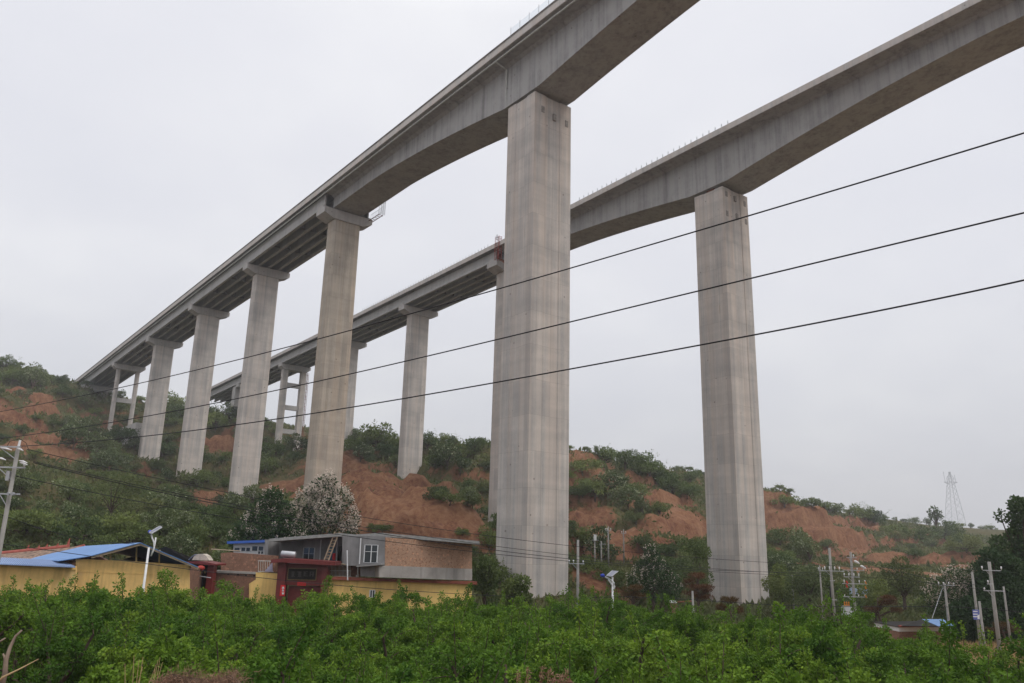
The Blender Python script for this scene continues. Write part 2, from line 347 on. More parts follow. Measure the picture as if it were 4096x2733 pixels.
class MB:
    def __init__(s): s.v = []; s.f = []
    def add(s, V, F):
        n = len(s.v); s.v.extend([tuple(map(float, p)) for p in V]); s.f.extend([tuple(i+n for i in q) for q in F]); return s
    def hexa(s, b, t):                               # bottom 4, top 4 (same order)
        return s.add(list(b)+list(t), [(3, 2, 1, 0), (4, 5, 6, 7), (0, 1, 5, 4), (1, 2, 6, 5), (2, 3, 7, 6), (3, 0, 4, 7)])
    def box(s, c, size, rz=0.):
        cx, cy, cz_ = c; a, b, h = size[0]/2, size[1]/2, size[2]/2; co, si = math.cos(rz), math.sin(rz)
        q = [(-a, -b), (a, -b), (a, b), (-a, b)]; q = [(cx+x*co-y*si, cy+x*si+y*co) for x, y in q]
        return s.hexa([(x, y, cz_-h) for x, y in q], [(x, y, cz_+h) for x, y in q])
    def tube(s, pts, r, n=6, cap=True):
        pts = np.asarray(pts, float); k = len(pts); r = np.broadcast_to(np.asarray(r, float), (k,))
        T = np.gradient(pts, axis=0); T /= np.linalg.norm(T, axis=1)[:, None]+1e-12
        ref = np.array([0, 0, 1.]) if abs(T[:, 2]).mean() < .8 else np.array([1., 0, 0])
        A = np.cross(T, ref); A /= np.linalg.norm(A, axis=1)[:, None]+1e-12; B = np.cross(T, A)
        th = np.linspace(0, 2*np.pi, n, endpoint=False)
        V = (pts[:, None]+r[:, None, None]*(A[:, None]*np.cos(th)[None, :, None]+B[:, None]*np.sin(th)[None, :, None])).reshape(-1, 3)
        F = [(i*n+j, i*n+(j+1) % n, (i+1)*n+(j+1) % n, (i+1)*n+j) for i in range(k-1) for j in range(n)]
        if cap: F += [tuple(range(n-1, -1, -1)), tuple((k-1)*n+j for j in range(n))]
        return s.add(V, F)
    def bar(s, a, b, w, h=None):                     # rectangular bar between two points
        a = np.array(a, float); b = np.array(b, float); h = h or w; t = b-a; t /= np.linalg.norm(t)
        ref = np.array([0, 0, 1.]) if abs(t[2]) < .9 else np.array([1., 0, 0]); x = np.cross(t, ref); x /= np.linalg.norm(x); y = np.cross(x, t)
        q = lambda p: [p-x*w/2-y*h/2, p+x*w/2-y*h/2, p+x*w/2+y*h/2, p-x*w/2+y*h/2]
        return s.hexa(q(a), q(b))
    def loft(s, rings, close=True):
        k = len(rings[0]); V = [p for r_ in rings for p in r_]
        F = [(i*k+j, i*k+(j+1) % k, (i+1)*k+(j+1) % k, (i+1)*k+j) for i in range(len(rings)-1) for j in range(k)]
        if close: F += [tuple(range(k-1, -1, -1)), tuple((len(rings)-1)*k+j for j in range(k))]
        return s.add(V, F)
    def lathe(s, c, prof, n=12):
        th = np.linspace(0, 2*np.pi, n, endpoint=False)
        return s.loft([[(c[0]+r_*math.cos(t), c[1]+r_*math.sin(t), c[2]+z) for t in th] for r_, z in prof])
    def extr(s, A, B):                               # polygon A to polygon B
        k = len(A); return s.add(list(A)+list(B), [tuple(range(k-1, -1, -1)), tuple(range(k, 2*k))]+[(j, (j+1) % k, k+(j+1) % k, k+j) for j in range(k)])
    def build(s, name, m, parent=None, loc=None, rz=0, smooth=False, local=False):
        V = np.array(s.v, float)
        pw = WL.get(parent.name, np.zeros(3)) if parent is not None else np.zeros(3)
        if parent is None and loc is None and not local:
            c = V.mean(0); c[2] = V[:, 2].min(); V = V-c; l = c; wl = c
        elif local: l = loc if loc is not None else (0, 0, 0); wl = pw+np.array(l)
        else:
            l = (0, 0, 0); V = V-pw; wl = pw
        me = bpy.data.meshes.new(name); me.from_pydata(V.tolist(), [], s.f); me.materials.append(m)
        if smooth: me.polygons.foreach_set('use_smooth', np.full(len(me.polygons), True))
        me.update()
        o = link(name, me, parent, l, rz); WL[o.name] = np.array(wl, float); return o

# ------------------------------------------------------------------ bridges
Q1 = (3.1257, 102.1129, .66206, .00010767, 70.4835, -.013676, -6.456e-5)
Q2 = (34.9002, 124.6827, .646713, 9.6246e-5, 67.6046, -.023177, -1.422e-5)
def AL(q, s, lat=0., dz=0.):
    x0, y0, psi, k, z0, g, gv = q; s = np.asarray(s, float); a = psi+k*s
    x = x0+(np.cos(a)-np.cos(psi))/k+np.cos(a)*lat; y = y0+(np.sin(a)-np.sin(psi))/k+np.sin(a)*lat
    sv = np.where(s > 0, s, 0.); return np.stack([x, y, z0+g*s+gv*sv*s+dz+0*s], -1)
def sweep(mb, q, ss, prof):
    """prof(s) -> list of (lat, dz)"""
    mb.loft([[AL(q, s, la, dz) for la, dz in prof(s)] for s in ss])
def bridge(q, near, sT, nT, dz_fas, dcap, soff0, soff1, wtop, tw, label, pier_mat):
    # near: near twin with parapet; sT first approach pier
    O = AL(q, 0.); root = empty('viaduct', (O[0], O[1], -7.)); tag(root, label, 'viaduct', 'twin concrete viaducts across the valley')
    w = 6.03; s_end = sT+(5 if near else 4)*40+(18 if near else 40)
    def soff(s):
        a = abs(s) if s > -55 else abs(s+110)
        if a < 4: return soff0
        return soff1+(soff0-soff1)*max(0, (47-a)/43)**1.6
    ss = sorted(set(np.round(np.concatenate([np.arange(-150, sT-1.5, 3.), [sT-1.5, -4, 4, -114, -106]]), 3)))
    gd = MB(); wl, wr = (3.35, 3.05) if near else (3.3, 3.2)
    dt = -1.1 if near else -.05
    sweep(gd, q, ss, lambda s: [(-w+.02, dt), (-w+.02, dz_fas), (-wl-.55, wtop+.12), (-wl, wtop-.25), (-wl, -soff(s)), (wr, -soff(s)), (wr, wtop-.25), (wr+.55, wtop+.12), (w-.02, dz_fas), (w-.02, dt)])
    gd.build('box_girder', M['deck'], root)
    if near:
        for sg, nm in ((-1, 'parapet'), (1, 'parapet')):
            pb = MB(); ssp = np.arange(-150, s_end, 4.)
            sweep(pb, q, ssp, lambda s: [(sg*(w+.02), 0), (sg*(w+.02), -.12), (sg*(w-.10), -.17), (sg*(w-.08), -.55), (sg*(w-.42), -.55), (sg*(w-.24), 0)][::(1 if sg < 0 else -1)])
            pb.build('parapet', M['parapet'], root)
            eb = MB(); sweep(eb, q, ssp, lambda s: [(sg*(w+.05), -.55), (sg*(w+.09), dz_fas+.05), (sg*(w-.42), dz_fas+.05), (sg*(w-.42), -.55)][::(1 if sg < 0 else -1)])
            eb.build('edge_band', M['fascia'], root)
    else:
        for sg in (-1, 1):
            pb = MB(); ssp = np.arange(-150, s_end, 4.)
            sweep(pb, q, ssp, lambda s: [(sg*w, 0), (sg*w, dz_fas+.05), (sg*(w-.35), dz_fas+.05), (sg*(w-.3), 0)][::(1 if sg < 0 else -1)])
            pb.build('edge_beam', M['fascia'], root)
    rd = MB(); sweep(rd, q, np.arange(-150, s_end, 6.), lambda s: [(-w+.5, dt-.01), (w-.5, dt-.01), (w-.5, dt+.09), (-w+.5, dt+.09)]); rd.build('road_surface', M['asphalt'], root)
    # approach spans: slab on five beams
    sl = MB(); sa = np.concatenate([[sT-1.1], np.arange(sT+2, s_end, 4.), [s_end]])
    bt = -dcap+.12                                  # beam soffit
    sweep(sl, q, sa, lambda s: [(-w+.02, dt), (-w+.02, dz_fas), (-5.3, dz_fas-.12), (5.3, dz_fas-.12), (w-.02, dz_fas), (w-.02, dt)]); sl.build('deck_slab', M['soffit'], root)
    for la in (-4.75, -2.4, 0, 2.4, 4.75):
        bm = MB()
        sweep(bm, q, np.concatenate([[sT-.9], np.arange(sT+4, s_end, 4.), [s_end]]), lambda s: [(la-.16, dz_fas-.13), (la-.14, bt+.55), (la-.32, bt+.32), (la-.32, bt), (la+.32, bt), (la+.32, bt+.32), (la+.14, bt+.55), (la+.16, dz_fas-.13)])
        bm.build('beam', M['beam'], root)
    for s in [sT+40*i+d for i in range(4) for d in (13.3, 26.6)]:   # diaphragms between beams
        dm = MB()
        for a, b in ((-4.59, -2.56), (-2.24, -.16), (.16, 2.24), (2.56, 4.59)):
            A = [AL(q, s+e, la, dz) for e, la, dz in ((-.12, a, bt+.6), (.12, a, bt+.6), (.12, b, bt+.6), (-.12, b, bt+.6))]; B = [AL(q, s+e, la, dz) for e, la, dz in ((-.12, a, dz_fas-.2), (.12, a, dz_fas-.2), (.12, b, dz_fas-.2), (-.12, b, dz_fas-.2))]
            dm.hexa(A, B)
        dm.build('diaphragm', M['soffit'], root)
    # ---- main piers
    for s in (0., -110.):
        P = AL(q, s); a = q[2]+q[3]*s; top = P[2]-(8.94 if near else 8.6); bz = hz(P[0], P[1])-2
        hw, ht = (3.34, 3.0) if near else (3.3, 2.93)
        r_ = .14                                    # vertical recesses in the four faces
        def ring(z, e=0.):
            q4 = []
            X, Y_ = hw+e, ht+e
            q4 += [(-X, -Y_), (-X*.42, -Y_), (-X*.38, -Y_+r_), (X*.38, -Y_+r_), (X*.42, -Y_), (X, -Y_)]
            q4 += [(X, -Y_*.42), (X-r_, -Y_*.38), (X-r_, Y_*.38), (X, Y_*.42), (X, Y_)]
            q4 += [(X*.42, Y_), (X*.38, Y_-r_), (-X*.38, Y_-r_), (-X*.42, Y_), (-X, Y_), (-X, Y_*.42), (-X+r_, Y_*.38), (-X+r_, -Y_*.38), (-X, -Y_*.42)]
            return [(x, y, z) for x, y in q4]
        mb = MB(); mb.loft([ring(bz-P[2]), ring(top-P[2])])
        pr = mb.build('pier', M['pier'], root, loc=tuple(P-WL[root.name]), rz=a, local=True); WL[pr.name] = P
        gap = -soff0-(top-P[2])
        for la in (-2.1, 2.1):                       # bearings in the gap
            b = MB(); b.box((la, 0, top-P[2]+gap/2), (1.2, 1.6, gap)); b.build('bearing', M['rust'], pr, local=True)
        if s == 0:
            for i, (la, dz) in enumerate(((-1.9, -2.3), (.3, -2.7), (2.5, -2.9)) if near else ((-2.35, -1.1), (0., -1.3), (2.5, -1.5), (-2.35, -4.6), (.3, -4.4), (2.6, -4.7))):
                b = MB(); b.box((la, -ht+.04, top-P[2]+dz), (.55, .2, .95)); b.build('form_block_patch', M['patch'], pr, local=True)
    # ---- approach piers
    for i in range(nT):
        s = sT+40*i; P = AL(q, s); a = q[2]+q[3]*s; bz = hz(P[0], P[1])-3
        tc = 3.9 if i == 0 else 3.0
        kind = 'double' if i == (4 if near else 3) else 'abut' if i > (4 if near else 3) else 'wall'
        L = 5.26; hE = 1.1; hT = 2.0
        cb = MB(); hw = 2.85
        yb = -dcap
        prof = [(-L, yb), (-L, yb-hE), (-hw-.35, yb-hT), (hw+.35, yb-hT), (L, yb-hE), (L, yb)]
        if kind == 'double': prof = [(-L, yb), (-L, yb-hE+.2), (-L+1.1, yb-hT+.2), (L-1.1, yb-hT+.2), (L, yb-hE+.2), (L, yb)]
        cb.extr([(x, -tc/2, z) for x, z in prof], [(x, tc/2, z) for x, z in prof])
        for sg in (-1, 1): cb.box((sg*(L-.18), .0, yb+.3), (.34, tc*.55, .62))
        if kind != 'wall' or True:
            loc = tuple(P-WL[root.name])
        if kind == 'wall':
            th0 = 3.3 if i == 0 else 2.4; zt = yb-hT; zb = bz-P[2]
            c = .3
            def ring(z, hx, hy): return [(-hx+c, -hy, z), (hx-c, -hy, z), (hx, -hy+c, z), (hx, hy-c, z), (hx-c, hy, z), (-hx+c, hy, z), (-hx, hy-c, z), (-hx, -hy+c, z)]
            e = .5 if i == 0 else .25
            mb = MB(); mb.loft([ring(zb, hw, th0/2+e), ring(zt, hw, th0/2)])
            pr = mb.build('pier', pier_mat[i], root, loc=loc, rz=a, local=True); WL[pr.name] = P
        else:
            zt = yb-hT+.2; zb = bz-P[2]-(4 if kind == 'abut' else 0); offs = 3.15 if near else 3.3
            pr = empty('pier', P, 0); pr.parent = root; pr.location = loc; pr.rotation_euler = (0, 0, a)
            for sg in (-1, 1):
                mb = MB()
                if near or kind == 'abut': mb.lathe((sg*offs, 0, 0), [(.75, zb), (.75, zt)], 20)
                else: mb.box((sg*offs, 0, (zb+zt)/2), (1.8, 1.8, zt-zb))
                mb.build('column', M['pier'], pr, local=True, smooth=False)
            if kind == 'double':
                for zz in ([-17.] if near else [-10.5, -18.2, -26.2]):
                    mb = MB(); g_ = .72 if near else .9; mb.box((0, 0, zz), (2*(offs-g_), 1.0, 1.5)); mb.build('tie_beam', M['cap'], pr, local=True)
                if not near:
                    mb = MB(); mb.tube([(offs+1.3, -.6, zt), (offs+1.3, -.6, zb)], .13, 8); mb.tube([(offs+1.75, -.6, zt), (offs+1.75, -.6, zb)], .07, 6)
                    for z in np.arange(zb+1, zt, 1.2): mb.bar((offs+.9, -.6, z), (offs+1.75, -.6, z), .08)
                    mb.build('drain_pipe', M['rust'], pr, local=True)
        cb.build('pier_cap', M['cap'], pr, local=True) if kind == 'wall' else cb.build('pier_cap', M['cap'], pr, local=True)
        if kind == 'abut':
            ab = MB(); ab.box((0, 3.4, yb-4.4), (10.2, 3.2, 7.6)); ab.build('abutment_wall', M['cap'], pr, local=True)
        if i == 0 and not near:
            fb = MB(); fb.box((0, -1.0, bz+3-P[2]+.5), (10.5, 8, 4.2)); fb.build('footing', M['cap'], pr, local=True)
    return root
B1 = bridge(Q1, True, 61.035, 6, -1.57, 4.52, 8.5, 4.32, -1.95, 0, 'nearer concrete viaduct with finished parapets, its deck passing over the tall near pier', [M['pier_old'], M['pier'], M['pier'], M['pier']])
B2 = bridge(Q2, False, 58.947, 5, -1.05, 3.66, 8.0, 3.95, -1.2, 0, 'farther concrete viaduct without parapets, short rebar stubs along its deck edge', [M['pier'], M['pier'], M['pier']])
# retaining footing between the twin columns and the next pier of the near viaduct
# drain pipe of the near viaduct
dp = MB(); dp.tube([AL(Q1, s, -5.62, -2.0) for s in np.arange(-60, 262, 3.)], .13, 8)
dp.tube([AL(Q1, 3.4, -5.62, -2.0), AL(Q1, 3.4, -4.6, -2.25), AL(Q1, 3.4, -3.55, -2.5), AL(Q1, 3.4, -3.55, -8.6)], .14, 8)
dp.build('drain_pipe', M['pipe'], B1)
for s in np.arange(-58, 262, 4.2): MB().bar(AL(Q1, s, -5.62, -1.95), AL(Q1, s, -5.62, -1.5), .09).build('pipe_hanger', M['steel'], B1)
# clear screen with posts on the parapet near the top of the frame
scn = MB(); sa = np.arange(-60, 0.5, 2.05)
A = [AL(Q1, s, -5.95, .03) for s in sa]; Bt = [AL(Q1, s, -5.95, 1.15) for s in sa]; A2 = [AL(Q1, s, -5.92, .03) for s in sa]; B2_ = [AL(Q1, s, -5.92, 1.15) for s in sa]
scn.loft([[a, b, d, c] for a, b, c, d in zip(A, Bt, A2, B2_)]); so = scn.build('clear_screen', M['screen'], B1)
for s in sa:
    p = MB(); p.bar(AL(Q1, s, -6.0, -.3), AL(Q1, s, -6.0, 1.3), .07); p.build('screen_post', M['steel'], so)
# rebar stubs along the far viaduct
stub = []
for s in list(np.arange(-6.5, 30, 1.28)) + list(np.arange(60, 122, 1.25)):
    if len(stub) >= 78: break
    stub.append(s)
for s in stub:
    if 17 < s < 18.4: continue
    p = MB(); p.bar(AL(Q2, s-.13, -5.8, -.1), AL(Q2, s, -5.8, .78), .055); p.bar(AL(Q2, s+.13, -5.8, -.1), AL(Q2, s, -5.8, .78), .055)
    p.build('rebar_stub', M['steel'], B2)
# inspection platform hanging at the first approach pier of the near viaduct
t = empty('hanging_platform', AL(Q1, 54, 4.6, -6)); tag(t, 'small mesh work platform hanging under the near deck at a pier top', 'work platform')
mb = MB()
z0, z1 = -5.0, -3.1
for s in np.arange(55, 60.2, .62): mb.bar(AL(Q1, s, 5.3, z0), AL(Q1, s, 5.3, z1), .035)
for z in (z0+.9, z1): mb.bar(AL(Q1, 55, 5.3, z), AL(Q1, 60, 5.3, z), .04)
mb.build('railing', M['steel'], t)
mb = MB()
for la in (4.4, 5.3): mb.bar(AL(Q1, 55, la, z0), AL(Q1, 60.4, la, z0), .1)
for s in np.arange(55, 60.5, .9): mb.bar(AL(Q1, s, 4.4, z0), AL(Q1, s, 5.3, z0), .08)
mb.build('floor_frame', M['rust'], t)
mb = MB()
for la in (4.5, 5.4):
    for s in (54.3, 55.1): mb.bar(AL(Q1, s, la, z0-.2), AL(Q1, s, la, -2.2), .06)
for z in np.arange(z0, -2.2, .3): mb.bar(AL(Q1, 54.3, 4.5, z), AL(Q1, 54.3, 5.4, z+.25), .045); mb.bar(AL(Q1, 54.3, 5.4, z), AL(Q1, 55.1, 5.4, z+.25), .045)
mb.build('ladder_cage', M['steel'], t)
# red ladder and scaffold at the first approach pier of the far viaduct
t = empty('access_scaffold', AL(Q2, 53, -5.9, -5)); tag(t, 'rusty red access ladder hanging at the deck joint beside the tall near pier', 'scaffold')
mb = MB()
for la in (-6.25, -5.5): mb.bar(AL(Q2, 55.2, la, 1.2), AL(Q2, 55.2, la, -4.2), .1); mb.bar(AL(Q2, 56.6, la, 1.2), AL(Q2, 56.6, la, -4.2), .1)
for z in np.arange(-4.2, 1.3, .35): mb.bar(AL(Q2, 55.2, -6.25, z), AL(Q2, 55.2, -5.5, z), .06); mb.bar(AL(Q2, 55.2, -6.25, z), AL(Q2, 56.6, -6.25, z+.3), .05)
mb.build('ladder_cage', M['redpaint'], t)
mb = MB()
for k in range(9):
    z = -4.2-k*.33; s = 55.2-k*.42; mb.hexa([AL(Q2, s-.2, b, z-.05) for b in (-6.1, -5.0)]+[AL(Q2, s+.2, b, z-.05) for b in (-5.0, -6.1)], [AL(Q2, s-.2, b, z) for b in (-6.1, -5.0)]+[AL(Q2, s+.2, b, z) for b in (-5.0, -6.1)])
for la in (-6.15, -4.95): mb.bar(AL(Q2, 55.4, la, -4.1), AL(Q2, 51.6, la, -7.1), .12)
mb.build('stair', M['rust'], t)
mb = MB()
for k in range(14):
    a = rng.uniform(-.7, .7, 3); b = rng.uniform(-.7, .7, 3); c = AL(Q2, 56, -5.9, 1.1); mb.bar(c+a*[1, 1, .8], c+b*[1, 1, .8], .05)
mb.build('guard_rail', M['steel'], t)
# concrete retaining wall at the foot of the near viaduct's piers on the slope
mb = MB(); s0 = 196
A = [AL(Q1, s, la, 0) for s, la in ((188, -3.2), (212, -3.2), (212, 4), (188, 4))]
g0 = min(hz(p[0], p[1]) for p in A)-3
g1 = W(540, 1690, A[0][1])[2]
mb.hexa([(p[0], p[1], g0) for p in A], [(p[0], p[1], g1) for p in A]); o = mb.build('retaining_wall', M['cap'])
tag(o, 'grey concrete retaining block on the slope between two left-hand bridge piers', 'wall')

# ------------------------------------------------------------------ ground sheet
xs = np.concatenate([np.arange(-450, -190, 12), np.arange(-190, 200, 1.5), np.arange(200, 601, 12)])
ys = np.concatenate([np.arange(-80, 0, 8), np.arange(0, 40, .8), np.arange(40, 340, 1.5), np.arange(340, 951, 8)])
GX, GY = np.meshgrid(xs, ys); GZ = H(GX, GY)
SOILPX = [(110,1600,1.2),(60,1640,1),(190,1650,1.2),(40,1750,1),(200,1760,1.1),(100,1820,1),(250,1800,.9),(420,1990,.8),(840,1795,.9),(890,1810,.8),(330,1720,.6),(480,1830,.5),
  (1450,1880,1.1),(1450,1960,1.2),(1450,2050,1.2),(1550,1900,1),(1560,2000,1.2),(1600,2090,1.4),(1680,2040,1.3),(1750,2090,1.5),(1850,2080,1.5),(1880,2110,1.3),(1430,2110,1.2),(1150,1960,1),(1250,1930,1),(1350,1890,1),(1660,1930,.9),(1700,1980,.8),(1500,1950,1),(1180,2030,.9),(830,2010,.7),
  (2310,1860,.9),(2370,1890,1),(2420,2150,1),(2480,2130,1.1),(2550,2110,1),(2640,1990,.9),(2700,2040,1),(2740,2140,1),(2790,2090,1),(2330,2070,.9),(2400,2230,.9),(2450,2330,.8),
  (3130,2070,1.1),(3200,2090,1.2),(3270,2080,1.2),(3350,2080,1.1),(3420,2140,1),(3480,2110,1),(3300,2170,1.1),(3360,2200,1.1),(3350,2270,1.1),(3450,2250,1.1),(3530,2240,1.1),(3600,2220,1.1),(3690,2240,1),(3750,2240,1),(3660,2300,1.1),(3720,2140,.9),(3560,2060,.6),(3240,2150,1),(3560,2290,1.1),(3800,2270,.9)]
BL = []
for u, v, k in SOILPX:
    g = ground_hit(u, v, 72)
    if g is not None: BL.append((g[0], g[1], k, (4.+g[1]*.042)*(.52 if u < 1000 else .85 if u > 2250 else 1.)))
def soil_at(x, y):
    s = np.zeros_like(np.asarray(x, float))
    for a, b, k, r in BL: s = np.maximum(s, 1.05*k*np.exp(-(((x-a)/r)**2+((y-b)/(r*1.3))**2)))
    return s-.34*sstep(.46, .62, fbm(x/8, y/11, 91))
gy_, gx_ = np.gradient(GZ, ys, xs); slope = np.hypot(gx_, gy_)
hillm = sstep(78, 100, GY)
SO = np.clip(soil_at(GX, GY)*1.05+hillm*.55*sstep(1.0, 1.8, slope)+.12*(fbm(GX/9, GY/9, 31)-.5), 0, 1.2)
SO = np.where(GY < 66, .85-.35*sstep(.45, .6, fbm(GX/3, GY/3, 12)), SO)
DRY = sstep(19, 27, GX)*sstep(44, 52, GY)*(1-sstep(92, 104, GY))*sstep(.30, .52, fbm(GX/7, GY/7, 44)+.12)
n, m_ = GX.shape; idx = np.arange(n*m_).reshape(n, m_)
F = np.stack([idx[:-1, :-1], idx[:-1, 1:], idx[1:, 1:], idx[1:, :-1]], -1).reshape(-1, 4)
gm = mesh_np('ground', np.stack([GX, GY, GZ], -1), F, M['ground'], smooth=True, attrs={'soil': SO.ravel(), 'dry': DRY.ravel()})
tag(link('ground', gm), kind='structure')

# ------------------------------------------------------------------ foliage
def cards(P, D, L, Wd, twist=None):
    """rhombus leaves: base P, direction D, length L, width Wd"""
    n = len(P); D = D/(np.linalg.norm(D, axis=1)[:, None]+1e-9)
    rv = rng.normal(size=(n, 3)); S = np.cross(D, rv); S /= np.linalg.norm(S, axis=1)[:, None]+1e-9
    L = np.broadcast_to(L, (n,))[:, None]; Wd = np.broadcast_to(Wd, (n,))[:, None]
    mid = P+D*L*.45
    V = np.stack([P, mid+S*Wd*.5, P+D*L, mid-S*Wd*.5], 1); return V
def leaf_mesh(name, V, tint, mats, extra=None, midx=None):
    n = len(V); F = np.arange(n*4).reshape(n, 4); return mesh_np(name, V.reshape(-1, 3), F, mats, tint=tint)
def crown(lobes, n, L, wr=.55, up=.0, shell=.55, t0=.1, t1=.9):
    """lobes: (cx,cy,cz,rx,ry,rz); leaves biased to the lobes' outsides"""
    lob = np.array(lobes, float); vol = lob[:, 3]*lob[:, 4]*lob[:, 5]; p = vol**.7; p /= p.sum()
    k = rng.choice(len(lob), n, p=p); d = rng.normal(size=(n, 3)); d /= np.linalg.norm(d, axis=1)[:, None]
    r = rng.random(n)**(1/3.)*(1-shell)+shell*(.82+.22*rng.random(n)); r *= (.85+.3*rng.random(n))
    P = lob[k, :3]+d*r[:, None]*lob[k, 3:6]
    D = d*.6+rng.normal(size=(n, 3))*.7+np.array([0, 0, up]); Ls = L*(.6+.8*rng.random(n))
    tint = np.clip(t0+(t1-t0)*(.45*rng.random(n)+.55*(lob[k, 0]*7.3 % 1.)), 0, 1)
    return cards(P, D, Ls, Ls*wr), tint, P
def rand_lobes(n, rx, rz, z0, rl, squash=.8):
    out = []
    for i in range(n):
        a = rng.uniform(0, 2*np.pi); r = rx*math.sqrt(rng.random()); z = z0+rz*rng.random()*(1-.45*(r/rx)**2)
        s = rl*rng.uniform(.6, 1.25); out.append((r*math.cos(a), r*math.sin(a), z, s*rng.uniform(.8, 1.2), s*rng.uniform(.8, 1.2), s*squash*rng.uniform(.7, 1.1)))
    return out
def stems(lobes, r0, hs=.25, k=7):
    mb = MB(); mb.tube([(0, 0, -.3), (.03, .02, hs)], [r0*1.25, r0], 7)
    for l in lobes[:k]:
        c = np.array(l[:3]); m = np.array([c[0]*.35, c[1]*.35, hs+(c[2]-hs)*.5])+rng.normal(size=3)*.05*hs
        mb.tube([(.03, .02, hs*.9), m, c], [r0*.75, r0*.5, r0*.18], 5, cap=False)
    return mb
# --- orchard trees, open-vase fruit trees with upright shoots
def orchard_variant(i):
    wood = MB(); LP, LD, LS, LT = [], [], [], []
    wood.tube([(0, 0, -.4), (.02, .03, .3), (.05, .02, .7)], [.13, .10, .09], 8)
    nS = 5; a0 = rng.uniform(0, 6.28); tips = []
    for s in range(nS):
        az = a0+s*2*np.pi/nS+rng.normal()*.3; el = R(rng.uniform(25, 50)); Ln = rng.uniform(1.4, 2.0); p = np.array([.05, .02, .65]); pts = [p]
        for q in range(5):
            el += R(rng.uniform(-4, 10)); az += rng.normal()*.14; p = p+Ln/5*np.array([math.cos(az)*math.cos(el), math.sin(az)*math.cos(el), math.sin(el)]); pts.append(p)
        wood.tube(pts, np.linspace(.07, .028, 6), 6, cap=False); tips.append(pts)
    sprays = []
    for j in range(38):                               # arching leafy sprays springing from the limbs
        pts = tips[rng.integers(nS)]; k = rng.integers(1, 6); b0 = np.array(pts[k]); out = np.array([b0[0], b0[1], 0.]); out /= np.linalg.norm(out)+1e-6
        d = out*rng.uniform(-.3, 1.2)+np.array([rng.normal()*.55, rng.normal()*.55, rng.uniform(.1, 1.1)]); d /= np.linalg.norm(d); L = rng.uniform(.65, 1.35)
        tt = np.linspace(0, 1, 6)[:, None]; sag = np.array([0, 0, -1.])*rng.uniform(.1, .7)*L
        sprays.append((b0+d*L*tt+sag*tt**2, rng.uniform(.2, .34), rng.random(), 340))
    for j in range(int(rng.integers(2, 6))):          # a few vigorous upright shoots
        pts = tips[rng.integers(nS)]; b0 = np.array(pts[rng.integers(3, 6)]); L = rng.uniform(.6, 1.25); tt = np.linspace(0, 1, 6)[:, None]
        sprays.append((b0+np.array([rng.normal()*.16, rng.normal()*.16, 1.])*L*tt, .12, .75, 130))
    for j in range(9):                                # low skirt
        a = rng.uniform(0, 6.28); r_ = rng.uniform(.9, 1.7); tt = np.linspace(0, 1, 6)[:, None]; b0 = np.array([r_*.5*math.cos(a), r_*.5*math.sin(a), 1.0]); e = np.array([r_*math.cos(a), r_*math.sin(a), rng.uniform(.3, .9)])
        sprays.append((b0*(1-tt)+e*tt, .3, rng.random()*.4, 190))
    for pts, rad, hue, n in sprays:
        wood.tube(pts, np.linspace(.016, .005, 6), 4, cap=False)
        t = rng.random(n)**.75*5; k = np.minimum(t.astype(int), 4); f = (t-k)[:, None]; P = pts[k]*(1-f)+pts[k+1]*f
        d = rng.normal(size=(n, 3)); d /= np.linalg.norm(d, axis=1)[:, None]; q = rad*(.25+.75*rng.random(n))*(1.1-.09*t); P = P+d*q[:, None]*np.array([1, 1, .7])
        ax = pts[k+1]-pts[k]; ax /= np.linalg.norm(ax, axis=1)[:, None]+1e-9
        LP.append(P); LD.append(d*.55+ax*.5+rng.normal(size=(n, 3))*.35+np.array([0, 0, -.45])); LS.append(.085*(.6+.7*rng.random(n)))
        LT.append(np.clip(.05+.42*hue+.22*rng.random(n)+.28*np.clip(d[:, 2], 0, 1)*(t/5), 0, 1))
    P = np.concatenate(LP); D = np.concatenate(LD); S = np.concatenate(LS); T = np.concatenate(LT)
    V = cards(P, D, S, S*.55)
    w = wood.build('tmp', M['bark'], None, local=True, smooth=True); wm = w.data; bpy.data.objects.remove(w)
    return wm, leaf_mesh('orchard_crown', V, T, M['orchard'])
ORCH = [orchard_variant(i) for i in range(8)]

# --- words that tell places apart
MARKS_LOW = [(60, 'the left utility pole'), (330, 'the lean-to blue roof'), (560, 'the gabled shed'), (815, 'the small red gateway'), (985, 'the rough brick wall'), (1200, 'the dark red gate'),
  (1450, 'the grey house window'), (1720, 'the brick side wall'), (1960, 'the house end'), (2180, 'the tall near pier'), (2440, 'the right solar lamp'), (2700, 'the capped pillar'),
  (2950, 'the right tall pier'), (3200, 'the slim bare poles'), (3400, 'the transformer pole'), (3700, 'the blue roofed hut'), (3920, 'the blue sign'), (4090, 'the big dark tree')]
ORDW = ['first', 'second', 'third', 'fourth', 'fifth', 'sixth', 'seventh', 'eighth', 'ninth', 'tenth', 'eleventh', 'twelfth', 'thirteenth', 'fourteenth', 'fifteenth', 'sixteenth', 'seventeenth', 'eighteenth', 'nineteenth', 'twentieth']
def nearest(u, marks): return min(marks, key=lambda m: abs(m[0]-u))[1]
PEND = []                                            # (object, base label, u)
def settle():
    by = {}
    for o, b, u in PEND: by.setdefault(b, []).append((u, o))
    for b, l in by.items():
        l.sort(key=lambda t: t[0])
        for i, (u, o) in enumerate(l):
            if len(l) == 1: o['label'] = b
            elif i < 20: o['label'] = b+', '+ORDW[i]+' from the left'
            else: o['label'] = b+', further right'

